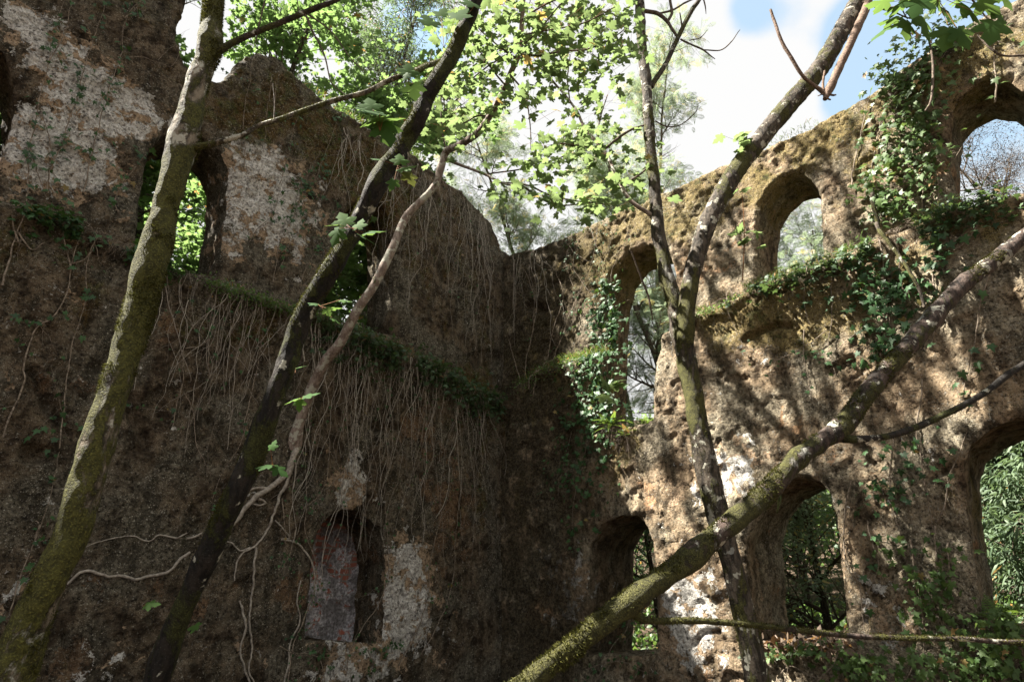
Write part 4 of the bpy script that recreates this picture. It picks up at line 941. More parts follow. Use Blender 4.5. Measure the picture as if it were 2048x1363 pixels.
def bg_tree(xy, H, r0, crown_lo, spread, label, kind='maple', seed=0, n1=12, per=3, lean=(0, 0), group='trees growing beyond the ruined walls', cat='tree', name='broadleaf_tree', size=None, mat=None, lv=1, keepf=None):
    rg = np.random.default_rng(100 + seed); z0 = gh(*xy) - .1
    t = thing(name, (xy[0], xy[1], z0), label, cat, group)
    d = np.array([lean[0], lean[1], 1.0]); P, R = limb((xy[0], xy[1], z0), d, H, r0, rg, .12, .05, step=.25, r1=.02)
    mb = MB(); tube(mb, P, R, 10, .03, 3, a=.3, seed=seed); mb.build('trunk', M_FORK if kind != 'acacia' else M_TWIG, t)
    anch = []; mb = MB(); branch_out(mb, P, R, rg, n1, spread, lv, anch, crown_lo, .95, .35, 6)
    mb.build('limbs', M_TWIG, t)
    sh, sz0, off, mt, tilt = {'maple': (MAPLE_S, .16, .30, M_WOOD_BG, .55), 'dense': (OVAL, .12, .30, M_WOOD_BG, .8), 'shrub': (OVAL, .06, .22, M_SHRUB, 1.0), 'acacia': (FROND, .30, .22, M_ACACIA, .8), 'narrow': (LANCE, .20, .22, M_BAMB, .9), 'bare': (OVAL, .04, .1, M_TWIG, 1)}[kind]
    pos, ax, nr, s_ = spray(anch, per, off, size or sz0, rg, tilt)
    if kind == 'narrow': ax = norm(ax + np.array([0, 0, -.8]))
    if kind == 'acacia': ax = norm(ax + np.array([.0, 0, -.25]))
    if keepf is not None:
        k = keepf(pos); pos, ax, nr, s_ = pos[k], ax[k], nr[k], s_[k]
    # leave gaps: thin by a clumping noise
    k = fbm(pos, .9, 2, seed) > -.22; pos, ax, nr, s_ = pos[k], ax[k], nr[k], s_[k]
    k = sun_gap(pos, rg); pos, ax, nr, s_ = pos[k], ax[k], nr[k], s_[k]
    if len(pos):
        lf = MB(); leaves(lf, pos, ax, nr, s_, sh, rg); lf.build('crown', mat or mt, t)
    return t, P, R
def bab(a, b): p = ab(a, b); return (p[0], p[1])
# just outside the left wall
bg_tree(bab(-2.6, 6.6), 9.0, .16, .2, 2.4, 'broadleaf tree seen through the arch at the top left edge and behind the broken gap', 'maple', 1, 18, 5)
bg_tree(bab(-2.4, 4.9), 7.6, .14, .2, 2.2, 'green maple filling the arched opening behind the straight mossy trunk', 'maple', 2, 18, 5)
bg_tree(bab(-2.6, 2.8), 8.2, .13, .2, 2.2, 'bright green maple filling the arched opening behind the dark leaning trunk', 'maple', 3, 14, 3)
bg_tree(bab(-3.2, 4.0), 14.5, .16, .42, 2.6, 'tall maple rising above the pointed top of the shaded wall', 'maple', 4, 20, 5)
bg_tree(bab(-3.6, 5.8), 15.0, .18, .40, 2.8, 'tall maple behind the broken gap in the shaded wall top', 'maple', 5, 22, 5)
bg_tree(bab(-3.8, 1.9), 11.5, .12, .45, 2.2, 'maple standing behind the sloping wall top beside the pale tree', 'maple', 10, 16, 4)
bg_tree(bab(-6.0, 2.6), 17, .2, .45, 3.2, 'tall maple standing farther back behind the sloping top of the shaded wall', 'maple', 6, 22, 5)
bg_tree((-6.2, 17.5), 23, .35, .6, 4.0, 'dark dense evergreen crown against the sky at the upper left', 'narrow', 7, 26, 9, name='evergreen_tree', size=.22)
bg_tree(bab(-2.7, 1.0), 10.2, .07, .62, 1.3, 'fine leaved shrub spilling over the wall top near the corner', 'shrub', 8, 26, 8, name='shrub', cat='shrub', group='shrubs beyond the walls')
bg_tree(bab(-2.5, -.9), 10.3, .06, .6, 1.2, 'fine leaved shrub just behind the corner where the two walls meet', 'shrub', 9, 22, 7, name='shrub', cat='shrub', group='shrubs beyond the walls')
# tall loose crowns far above, outside the picture, that break up the sun
for k, (a, b, z) in enumerate([(-4.4, 5.3, 17), (-4.5, 7.5, 21)]):
    bg_tree(bab(a, b), z, .2, .72, 2.4, ['tall slim tree reaching above the top left corner', 'tall slim tree beyond the shaded wall at the far left'][k], 'maple', 20 + k, 10, 3, keepf=lambda p: ~in_frame(p, 10))
bg_tree(bab(-2.8, 8.8), 8.5, .14, .15, 2.2, 'green maple glimpsed through the half arch at the left edge', 'maple', 11, 20, 10)
bg_tree(bab(-3.8, 6.3), 10.5, .12, .15, 2.2, 'green maple standing second in depth behind the arch of the straight trunk', 'maple', 12, 22, 10)
bg_tree(bab(-4.2, 3.8), 10.0, .12, .15, 2.2, 'maple standing second in depth behind the arch of the dark trunk', 'maple', 13, 22, 10)
for k, (a_, b_) in enumerate([(-2.2, 10.6), (-3.0, 12.6), (-2.0, 14.6)]):      # unseen trees added left of the camera to shade the mossy trunk
    bg_tree(bab(a_, b_), 14.5, .2, .2, 2.4, ['broadleaf tree beyond the left edge that shades the foot of the mossy trunk', 'second added shading tree beyond the left edge, farther behind the camera', 'third added shading tree beyond the left edge, hindmost of the row'][k], 'dense', 80 + k, 20, 7, keepf=lambda p: ~in_frame(p, 10))
bg_tree(bab(-5.4, 3.3), 11.5, .12, .2, 2.5, 'deep green maple closing the arch right of the straight mossy trunk', 'maple', 14, 22, 10)
bg_tree(bab(-6.6, 4.6), 13.0, .14, .2, 2.6, 'tall maple far behind the gap and arch at the straight mossy trunk', 'maple', 15, 22, 9)
# feathery trees behind the sunlit wall
for k, (x, y, H, sp, n1, lab) in enumerate([(1.9, 14.5, 15.2, 2.6, 17, 'feathery grey green tree rising behind the corner of the walls'), (4.3, 14.0, 12.6, 2.5, 17, 'feathery tree behind the low end of the sunlit wall, left of the forked stem'), (4.4, 17.5, 19.0, 2.6, 16, 'tallest feathery tree showing beside the forked trunk'), (7.8, 14.2, 10.8, 2.4, 13, 'feathery tree seen through the upper middle arch of the sunlit wall'), (3.4, 14.6, 9.5, 1.9, 7, 'feathery tree seen through the tall ivy edged opening')]):
    bg_tree((x, y), H, .12, .35, sp, lab, 'acacia', 40 + k, int(n1 * 1.4), 4, name='acacia_tree', group='feathery trees behind the sunlit wall', lv=1)
# foliage seen through the lower arches
bg_tree((5.3, 10.7), 4.2, .08, .12, 1.9, 'grey green tree seen through the lower middle arch', 'shrub', 60, 24, 9, size=.085, mat=M_ACACIA, name='acacia_tree', group='feathery trees behind the sunlit wall')
bg_tree((7.0, 15.0), 8, .10, .12, 2.3, 'pale leafy tree behind the one seen through the lower middle arch', 'dense', 61, 30, 9, size=.09, name='broadleaf_tree')
bg_tree((2.9, 12.6), 4.6, .06, .1, 1.8, 'dark green bush seen through the small lower arch behind the log', 'narrow', 62, 16, 4, name='bush', cat='bush', group='shrubs beyond the walls')
bg_tree((8.3, 9.6), 5.4, .09, .1, 2.0, 'drooping narrow leaved tree in the large arch at the right edge', 'narrow', 63, 30, 9, name='willow_like_tree')
bg_tree((10.0, 12.0), 7.5, .10, .1, 2.5, 'narrow leaved tree farther back behind the large right arch', 'narrow', 64, 30, 9, name='willow_like_tree')
bg_tree((11.5, 10.2), 11.5, .14, .35, 2.8, 'pale bare branched tree seen through the top right arch', 'bare', 65, 22, 1, name='bare_tree', lv=2)
# the wood that closes the view farther off
rg = np.random.default_rng(5); n = 60000
th = rg.uniform(math.radians(-75), math.radians(75), n); rr = rg.uniform(16, 34, n)
x = rr * np.sin(th); y = rr * np.cos(th)
ground = np.array([0.0] * n); a_ = (x - C[0]) * A2[0] + (y - C[1]) * A2[1]; b_ = (x - C[0]) * B2[0] + (y - C[1]) * B2[1]; o_ = np.maximum(np.maximum(-a_, -b_), 0)
gz2 = np.clip(o_ - 2, 0, 60) * .22 + np.clip(o_ - 14, 0, 60) * .28
top = 4.5 + 2.5 * fbm(np.stack([x, y, 0 * x], -1), .22, 3, 6) + np.where(th < -.1, 5.0, 0)
z = gz2 + rg.random(n) ** .8 * top
pos = np.stack([x, y, z], -1); k = fbm(pos, .5, 3, 12) > -.12; pos = pos[k]; n = len(pos)
mb = MB(); leaves(mb, pos, norm(rg.normal(0, 1, (n, 3)) - [0, 0, .4]), norm(rg.normal(0, .7, (n, 3)) + [0, 0, 1]), rg.uniform(.16, .40, n), OVAL, rg)
wd = mb.build('woodland', M_WOOD_BG); tag(wd, 'distant woodland closing the view behind both ruined walls', kind='stuff')
# undergrowth on the bank just outside the walls
n = 42000; aa = rg.uniform(-9, 13, n); bb = rg.uniform(-9, 11, n); k = (np.maximum(-aa, -bb) > 1.5) & (np.maximum(-aa, -bb) < 8); aa, bb = aa[k], bb[k]; n = len(aa)
x = C[0] + aa * A2[0] + bb * B2[0]; y = C[1] + aa * A2[1] + bb * B2[1]; o_ = np.maximum(-aa, -bb)
hgt = np.where(bb < -1, .45, .9) + .6 * fbm(np.stack([x, y, 0 * x], -1), .6, 3, 8); z = np.clip(o_ - 2, 0, 60) * .22 + hgt * rg.random(n) ** .7
mb = MB(); leaves(mb, np.stack([x, y, z], -1), norm(rg.normal(0, 1, (n, 3))), norm(rg.normal(0, .5, (n, 3)) + [0, 0, 1]), rg.uniform(.06, .17, n), OVAL, rg)
tag(mb.build('undergrowth', M_SHRUB), 'low leafy undergrowth on the bank outside the ruined walls', kind='stuff')
# unseen high limbs added and shaped to cast branch shadows on the sunlit wall
ot, oP, oR = bg_tree(bab(-1.9, 7.9), 17.5, .22, .8, 1.5, 'tall overhanging tree behind the gap in the wall top, added to cast branch shadows', 'maple', 30, 8, 2, keepf=lambda p: ~in_frame(p, 10))
rg = np.random.default_rng(77); ob = MB(); ol = MB(); can = []
SH = [([(1395, 650), (1440, 720), (1500, 790), (1560, 850), (1610, 900), (1650, 960)], .11), ([(1535, 560), (1548, 640), (1562, 740), (1590, 830), (1620, 900)], .10), ([(1600, 560), (1625, 650), (1640, 740), (1655, 830)], .045),
      ([(1690, 960), (1715, 1040), (1728, 1130), (1745, 1260), (1750, 1340)], .11), ([(1350, 400), (1385, 470), (1420, 560)], .045), ([(1430, 380), (1470, 450), (1500, 540)], .06), ([(1240, 900), (1290, 930), (1330, 900), (1390, 950)], .05),
      ([(1388, 1080), (1384, 1200), (1386, 1363)], .05), ([(1700, 560), (1740, 640), (1790, 700)], .06), ([(1800, 600), (1870, 680), (1930, 760), (2000, 800)], .07), ([(1880, 520), (1960, 590), (2040, 640)], .07), ([(1660, 330), (1700, 400), (1690, 470)], .05), ([(1290, 820), (1340, 880), (1370, 960), (1400, 1040)], .05), ([(1560, 300), (1600, 330), (1620, 380)], .04), ([(1440, 350), (1450, 420), (1480, 480)], .05), ([(1700, 230), (1690, 300), (1720, 360)], .05), ([(1290, 440), (1330, 470), (1390, 520)], .04), ([(1940, 620), (1980, 720), (2020, 820)], .06), ([(1440, 860), (1480, 900), (1550, 930)], .05), ([(1790, 700), (1760, 800), (1770, 880)], .06), ([(1180, 520), (1200, 600), (1230, 680)], .05), ([(1450, 700), (1500, 730), (1540, 700)], .03)]
for pts, r in SH:
    r *= 1.35 if r >= .1 else 1.0
    up_ = pts[0][1] < 560
    q = np.array([on_wall('R', x, y, UP if up_ else 0) for x, y in pts]); Wp = to3('R', q[:, 0], q[:, 1], UP if up_ else 0)
    Sd = S / S[2]
    for bb in np.arange(3.6, 9, .3):
        Qp = Wp + Sd * (bb / SUN_B)
        if not in_frame(Qp, 60).any() and (Qp[:, 2] > 10).all(): break
    Qs = spline(np.c_[Qp, np.full(len(Qp), r)], .1); Qs[:, :3] = wander(Qs[:, :3], .05, 1.2, 3)
    e = Qs[0, :3]; ti = np.argmin(np.abs(oP[:, 2] - (e[2] - 2.0))); j_ = spline(np.array([oP[ti], (oP[ti] + e) / 2 + [0, 0, .3], e]), .15)
    r *= .62; tube(ob, j_, np.linspace(.03, .018, len(j_)), 7); tube(ob, Qs[:, :3], np.linspace(r, r * .6, len(Qs)), 8, .01, 6)
    branch_out(ob, Qs[:, :3], Qs[:, 3] * .4, rg, 2, .7, 0, can, .1, .9, .1)
ob.build('shadow_casting_limbs', M_FORK, ot)
pos, ax, nr, s_ = spray(can, 2, .2, .17, rg, .6); k = ~in_frame(pos, 10) & (rg.random(len(pos)) < .55); leaves(ol, pos[k], ax[k], nr[k], s_[k], MAPLE_S, rg); ol.build('shadow_casting_leaves', M_WOOD_BG, ot)
# ------------------------------------------------------------------ climbing plants on the walls
rng = np.random.default_rng(23)
def wall_line(w, pts, off=.02, step=.03, wob=.02, seed=0, up=False, rad=.006, rend=None, freq=2.5):
    """pixel polyline laid on a wall face -> 3-D path"""
    o = UP if up else 0
    q = np.array([on_wall(w, x, y, o) for x, y in pts]); q = spline(np.c_[q, 0 * q[:, 0]], step)[:, :2]
    s3 = np.c_[q, np.full(len(q), seed * 3.1)]
    q = q + wob * np.stack([fbm(s3, freq, 4, 61 + seed), fbm(s3, freq, 4, 71 + seed)], -1)
    d = front(w, q[:, 0], q[:, 1])
    # stems bridge hollows
    k = 7; dp = np.pad(d, k, mode='edge'); d = np.max(np.stack([dp[i:i + len(d)] for i in range(2 * k + 1)]), 0) * .6 + d * .4
    P = to3(w, q[:, 0], q[:, 1], d + off + .012 * fbm(s3, 4, 3, 81 + seed))
    R = np.linspace(rad, rad * .4 if rend is None else rend, len(P))
    return P, R, q
def nrm_wall(w): n = A2 if w == 'L' else B2; return np.array([n[0], n[1], 0.])
def leaf_on_wall(mb, w, q, per, spread, size, shape, rng, off=.05, offr=.06, hang=.6, var=None):
    """leaves in front of the wall round the (u, z) points q"""
    n = len(q) * per; Q = np.repeat(q, per, 0) + rng.normal(0, 1, (n, 2)) * spread
    d = front(w, Q[:, 0], Q[:, 1]); P = to3(w, Q[:, 0], Q[:, 1], np.maximum(d, -SETBACK - .1) + off + np.abs(rng.normal(0, offr, n)))
    N = nrm_wall(w); r = rng.normal(0, 1, (n, 3)); ax = r - N * (r @ N)[:, None] * .6; ax[:, 2] -= hang; ax = norm(ax)
    nr = norm(N[None] * .9 + np.array([0, 0, .75]) + rng.normal(0, .38, (n, 3)))
    leaves(mb, P, ax, nr, size * rng.uniform(.45, 1.2, n), shape, rng, var)
def climber(w, lines, label, name='ivy', cat='ivy', group=None, leafn=1., spread=.06, size=.06, shape=IVY, mat=None, up=False, rad=.007, off=.02, wob=.05, stem_mat=None, offr=.04, extra=None, leafoff=.04, side=True, twmax=99):
    stems, lf = MB(), MB(); org = None
    for k, ln in enumerate(lines):
        P, R, q = wall_line(w, ln, off, .03, wob, int(rng.integers(0, 99)), up, rad)
        if org is None: org = P[0]
        tube(stems, P, R, 6, .0015, 30, a=rng.random())
        if side:
            for _ in range(min(twmax, int(len(P) / 14))):      # short side shoots
                i = rng.integers(3, len(P) - 1); m = rng.integers(6, 22); du = rng.normal(0, .012) + .014 * rng.choice([-1, 1]); dz = rng.normal(-.004, .013)
                qq = q[i] + np.cumsum(np.tile([du, dz], (m, 1)) + rng.normal(0, .004, (m, 2)), 0)
                PP = to3(w, qq[:, 0], qq[:, 1], front(w, qq[:, 0], qq[:, 1]) + off * .8); PP[0] = P[i]
                tube(stems, PP, np.linspace(R[i] * .5, .0012, m), 4)
                if leafn > 0 and rng.random() < .6: leaf_on_wall(lf, w, qq[::3], 1, .02, size, shape, rng, leafoff, offr)
        if leafn > 0:
            nn = int(len(q) * leafn * .35); cl = fbm(np.c_[q, np.full(len(q), k)], 3, 3, 4) > -.08
            qi = q[cl]; 
            if len(qi): leaf_on_wall(lf, w, qi[rng.integers(0, len(qi), nn)], 1, spread, size, shape, rng, leafoff, offr)
    t = thing(name, org, label, cat, group)
    stems.build('stem', stem_mat or M_VINE, t)
    if extra: extra(lf)
    if lf.n: lf.build('leaves', mat or M_IVY, t)
    return t
def blob_pts(w, lst, n, up, rng):
    """points scattered over pixel ellipses (x, y, rx, ry, weight) of a wall"""
    lst = np.array(lst, float); pr = lst[:, 4] / lst[:, 4].sum(); out = []
    for i in rng.choice(len(lst), n, p=pr):
        x, y, rx, ry, _ = lst[i]; out.append(on_wall(w, x + rng.normal(0, .5) * rx, y + rng.normal(0, .5) * ry, UP if up else 0))
    return np.array(out)

# upper left wall: slim ivy strands climbing the limewash
G = 'slim ivy strands on the left limewashed wall'
climber('L', [[(50, 400), (62, 290), (80, 200), (95, 130), (112, 60), (130, 0)], [(95, 130), (130, 70), (143, 0)], [(62, 290), (70, 330), (90, 400)]], 'ivy strand nearest the left edge on the limewashed wall', group=G, up=True, leafn=.6, size=.075, mat=M_IVY)
climber('L', [[(92, 385), (108, 320), (150, 210), (175, 120), (195, 50), (215, -10)], [(108, 320), (90, 240), (78, 200)]], 'leafy dark ivy strand on the limewash, second from the left edge', group=G, up=True, leafn=1.3, size=.075)
climber('L', [[(165, 385), (190, 290), (212, 200), (235, 110), (250, 40), (285, 0)], [(250, 40), (262, 30), (288, 0)]], 'ivy strand crossing the white patches left of the straight trunk', group=G, up=True, leafn=1.0, size=.07)
climber('L', [[(220, 420), (255, 350), (290, 315)], [(225, 410), (240, 440)]], 'small ivy sprig left of the upper arch on the shaded wall', group=G, up=True, leafn=2.2, size=.08)
climber('L', [[(250, 120), (290, 122), (320, 130), (345, 137), (358, 115), (352, 90)], [(312, 122), (335, 98), (355, 88)]], 'looping bare tendril beside the broken gap of the wall top', group=G, up=True, leafn=0, rad=.004)
# vines over the pointed part
climber('L', [[(490, 340), (487, 250), (500, 150), (512, 105)], [(540, 150), (535, 200), (530, 260), (528, 300)], [(548, 170), (552, 235)]], 'bare pale stems on the pointed mossy top of the shaded wall', group='stems on the shaded wall', up=True, leafn=.12, rad=.005)
climber('L', [[(600, 420), (640, 330), (672, 250), (690, 225)], [(560, 370), (580, 280), (600, 210)], [(640, 330), (660, 380), (672, 420)], [(585, 440), (615, 350), (640, 300)]], 'ivy with scattered leaves between the pointed top and the dark trunk', group='stems on the shaded wall', up=True, leafn=.8, size=.075, rad=.005)
climber('L', [[(545, 570), (555, 500), (575, 450), (590, 400), (620, 330)], [(555, 540), (590, 480), (640, 430)], [(600, 570), (620, 520), (650, 470)], [(500, 480), (540, 430), (560, 380)]], 'ivy climbing between the two arched openings of the shaded wall', group='stems on the shaded wall', up=True, leafn=1.3, size=.075, rad=.005)

# curtain of bare stems near the corner
def curtain(w, top, n, lo, hi, label, up, rad=(.0016, .006), leafn=.0, split=None, seed=0, spread_u=.35, name='creeper', group='curtains of bare hanging stems', size=.05):
    rg = np.random.default_rng(300 + seed); stems, lf = MB(), MB(); org = None
    tp = np.array([on_wall(w, x, y, UP if up else 0) for x, y in top]); tp = spline(np.c_[tp, 0 * tp[:, 0]], .02)[:, :2]
    for k in range(n):
        cl_ = rg.integers(0, max(3, n // 6)) / max(3, n // 6); a = tp[int(np.clip(cl_ + rg.normal(0, .035), 0, .999) * len(tp))] + np.array([rg.normal(0, .03), -abs(rg.normal(0, .22))]); L = lo * .4 + (hi - lo * .4) * rg.random() ** 1.3; m = int(L / .035)
        ph = rg.random(2) * 50; tt = np.arange(m)
        du = .75 * .035 * fbm(np.stack([tt * .035, np.full(m, ph[0]), np.full(m, ph[1])], -1), 2.2, 4, seed, .7) + rg.normal(0, .06) * .035
        q = a + np.stack([np.cumsum(du * 1.6), -tt * .035], -1)
        q[:, 0] = np.maximum(q[:, 0], .02)
        off = .015 + .05 * rg.random() + .05 * np.abs(fbm(np.stack([tt * .035, np.full(m, ph[1]), np.full(m, ph[0])], -1), 1.5, 2, seed + 3))
        d = front(w, q[:, 0], q[:, 1]); kk = 9; dp = np.pad(d, kk, mode='edge'); d = np.max(np.stack([dp[i:i + m] for i in range(2 * kk + 1)]), 0)
        P = to3(w, q[:, 0], q[:, 1], d + off); r0 = rg.uniform(*rad)
        if org is None: org = P[0]
        r0 *= (1.9 if rg.random() < .12 else 1); tube(stems, P, np.linspace(r0, r0 * .5, m), 4 if r0 < .006 else 6, a=rg.random(), cap=False)
        if rg.random() < .35 and m > 20:
            i = rg.integers(5, m - 8); mm_ = rg.integers(8, 30); s = rg.choice([-1, 1]); qq = q[i] + np.cumsum(np.tile([.018 * s, -.018], (mm_, 1)) + rg.normal(0, .005, (mm_, 2)), 0)
            PP = to3(w, qq[:, 0], qq[:, 1], front(w, qq[:, 0], qq[:, 1]) + off[i]); PP[0] = P[i]; tube(stems, PP, np.linspace(r0 * .6, .0012, mm_), 4)
        if leafn and rg.random() < .7: leaf_on_wall(lf, w, q[rg.integers(0, m, max(1, int(m * leafn * .1)))], 1, .04, size, IVY, rg, .05, .03)
    t = thing(name, org, label, 'creeper', group); stems.build('stem', M_ROOT, t)
    if lf.n: lf.build('leaves', M_IVY, t)
    return t
curtain('L', [(800, 300), (860, 350), (930, 400), (980, 450)], 62, 1.6, 3.3, 'dense curtain of bare stems hanging from the wall top beside the corner', True, leafn=.35, seed=1)
curtain('L', [(690, 250), (760, 290), (800, 310)], 26, .8, 2.3, 'thin hanging stems right of the dark trunk below the sloping top', True, leafn=.5, seed=2)
curtain('L', [(430, 560), (520, 592), (640, 628)], 46, .7, 2.2, 'hanging stems below the ledge between the thick and dark trunks', False, leafn=.4, seed=3)
curtain('L', [(640, 628), (700, 660), (760, 690), (850, 722)], 80, 1.0, 3.4, 'long pale stems hanging from the ledge down past the niche', False, leafn=.5, seed=4)
curtain('L', [(850, 722), (900, 750), (975, 785)], 52, .8, 3.0, 'stems hanging from the ledge right of the niche toward the corner', False, leafn=.5, seed=5)
curtain('R', [(1020, 520), (1060, 500), (1110, 490)], 26, .8, 1.9, 'hanging stems on the shaded end of the mossy wall beside the corner', True, leafn=.3, seed=6)
curtain('L', [(330, 528), (420, 560)], 14, .5, 1.6, 'few hanging stems below the ledge behind the thick mossy trunk', False, leafn=.8, seed=7)
# single bare vines on the lower left wall
climber('L', [[(0, 575), (15, 540), (38, 470), (55, 420), (60, 395)], [(38, 470), (60, 505), (85, 490)], [(40, 490), (25, 460), (20, 440)]], 'thick bare vine at the left edge below the ledge', group='bare vines below the ledge', leafn=0, rad=.010)
climber('L', [[(5, 880), (25, 830), (42, 770), (50, 710), (68, 660), (110, 630), (132, 580), (140, 530), (160, 480), (185, 440)], [(140, 545), (132, 510), (128, 450)], [(143, 530), (170, 520), (185, 480)], [(110, 630), (90, 645), (72, 640)]], 'long branching bare vine climbing the dark wall left of the thick trunk', group='bare vines below the ledge', leafn=.4, rad=.009, size=.07)
climber('L', [[(115, 900), (122, 850), (130, 780), (140, 700), (158, 640), (168, 600), (172, 540), (190, 480), (200, 450)], [(188, 490), (200, 520)]], 'thin bare vine just left of the thick mossy trunk', group='bare vines below the ledge', leafn=.5, rad=.007, size=.07)
climber('L', [[(20, 1230), (40, 1160), (70, 1080), (95, 1000), (108, 940), (115, 900)], [(70, 1080), (80, 1050), (72, 1040)]], 'thin vine low on the wall at the far left', group='bare vines below the ledge', leafn=.5, rad=.006, size=.06)
climber('L', [[(350, 850), (362, 780), (368, 700), (372, 640), (375, 560)], [(368, 700), (400, 690), (430, 640), (435, 605)], [(415, 730), (420, 650), (428, 590)], [(370, 790), (385, 840), (388, 890), (420, 950)], [(480, 860), (500, 780), (520, 690), (528, 610)], [(490, 830), (470, 900), (440, 950), (420, 1000)]], 'tangled bare vines on the dark wall between the thick and dark trunks', group='bare vines below the ledge', leafn=.25, rad=.006, size=.06)
# the tree's roots spread over the wall
rt = thing('wall_roots', P3[0], 'thick grey forking roots creeping over the wall under the slender pale tree', 'roots')
mb = MB()
for pts, r0, r1 in [([(596, 870), (585, 880), (592, 892), (580, 920), (572, 945), (540, 975), (515, 990), (495, 1010), (478, 1035), (458, 1060), (440, 1100), (428, 1130)], .045, .018),
                    ([(585, 915), (572, 960), (560, 990), (545, 1030), (535, 1060), (512, 1090), (485, 1105), (475, 1130), (472, 1160)], .022, .008), ([(540, 978), (520, 975), (490, 982)], .02, .008), ([(515, 995), (530, 1005), (520, 1010), (505, 1005)], .018, .01),
                    ([(500, 1095), (480, 1100), (462, 1085), (440, 1080)], .012, .005), ([(560, 1078), (590, 1085), (612, 1110), (625, 1140), (628, 1180), (620, 1220)], .014, .007), ([(548, 1040), (575, 1075), (560, 1078)], .01, .008),
                    ([(512, 1090), (508, 1150), (505, 1190), (500, 1240), (506, 1290), (500, 1340), (512, 1370)], .014, .008), ([(480, 1200), (490, 1250), (482, 1300), (492, 1340), (505, 1370)], .012, .009), ([(600, 1160), (592, 1200), (600, 1240), (582, 1285), (578, 1330), (565, 1380)], .008, .012),
                    ([(375, 1065), (352, 1076), (318, 1070), (296, 1082), (258, 1071), (236, 1074), (190, 1085), (160, 1100)], .010, .003), ([(404, 1065), (385, 1074), (372, 1075)], .012, .013),
                    ([(382, 1105), (360, 1120), (345, 1140), (325, 1148), (300, 1152), (270, 1158), (245, 1150), (215, 1152), (195, 1146), (175, 1142), (158, 1145), (142, 1160), (135, 1168)], .016, .013)]:
    P, R, q = wall_line('L', pts, .004, .02, .022, int(rng.integers(0, 99)), False, r0, r1, 9); tube(mb, P, R * (1 + .25 * fbm(P, 9, 3, 2)), 10, .005, 25)
mb.build('root', M_ROOT, rt)
# vines round the niche
climber('L', [[(690, 1350), (700, 1300), (735, 1240), (770, 1170), (775, 1100), (772, 1040), (770, 960)], [(800, 1330), (850, 1200), (860, 1120), (880, 1040), (900, 960), (915, 900)], [(840, 1310), (870, 1260), (905, 1150), (912, 1050), (920, 960)]], 'twining vines right of the niche on the whitish render', group='vines round the niche', leafn=.35, rad=.007, size=.045)
climber('L', [[(575, 1370), (585, 1300), (605, 1240), (625, 1180), (628, 1120), (605, 1060), (612, 980), (600, 900)], [(590, 1060), (575, 1110), (555, 1150)], [(600, 1020), (640, 980), (655, 900), (650, 820)], [(560, 1000), (565, 1080), (570, 1150)]], 'leafy vines left of the niche and over its edge', group='vines round the niche', leafn=1.6, rad=.007, size=.04, spread=.09)
climber('L', [[(600, 1300), (660, 1310), (730, 1300), (800, 1290)], [(640, 1300), (650, 1350), (645, 1380)], [(735, 1295), (745, 1340), (740, 1380)], [(560, 1290), (600, 1310), (640, 1300)]], 'ivy trailing along the sill under the niche', group='vines round the niche', leafn=2.2, rad=.006, size=.05)

# foliage and grass on the ledges ------------------------------------------
def ledge_plants(w, x0, x1, n, label, mat, size, shape, spread=(.12, .10), hang=.5, name='ledge_plants', below=.05, cat='plant', grass=0, group='plants along the wall ledges', wd=None):
    rg = np.random.default_rng(int(x0) + 500); L = np.array(LEDGE[w]); uu = [on_wall(w, x, 600)[0] for x in (x0, x1)]
    lf = MB(); u = rg.uniform(min(uu), max(uu), n); u = u + rg.normal(0, .08, n); u = u[fbm(np.stack([u, 0 * u, 0 * u], -1), 2.2, 2, 9) > -.25]; n = len(u); z = ledge_z(w, u) - below + rg.normal(0, 1, n) * spread[1] - np.abs(rg.normal(0, 1, n)) * spread[1] * hang
    up_ = z > ledge_z(w, u) - .02
    d = np.where(up_, rg.uniform(-SETBACK, .08, n), front(w, u, z) + .03 + np.abs(rg.normal(0, spread[0], n)))
    P = to3(w, u, z, d); N = nrm_wall(w); ax = norm(rg.normal(0, 1, (n, 3)) * [1, 1, .7] + N * .4 - [0, 0, .35])
    leaves(lf, P, ax, norm(N * .45 + [0, 0, .9] + rg.normal(0, .4, (n, 3))), size * rg.uniform(.4, 1.2, n), shape, rg)
    t = thing(name, to3(w, np.mean(uu), np.interp(np.mean(uu), L[:, 0], L[:, 1]), 0), label, cat, group)
    lf.build('leaves', mat, t)
    st = MB()
    for k in range(max(24, n // 18)):
        a = rg.uniform(min(uu), max(uu)); z0 = float(ledge_z(w, np.array([a]))[0]); m = rg.integers(10, 34); s = rg.choice([-1, 1]) * rg.uniform(.3, 1)
        qq = np.array([a, z0]) + np.cumsum(np.stack([np.full(m, .018 * s), np.linspace(.014, -.032, m)], -1) + rg.normal(0, .005, (m, 2)), 0)
        P = to3(w, qq[:, 0], qq[:, 1], np.maximum(front(w, qq[:, 0], qq[:, 1]), -.2) + .06 + .05 * np.sin(np.linspace(0, 3, m))); tube(st, P, np.linspace(.004, .0012, m), 4)
    st.build('stem', M_VINE, t)
    return t
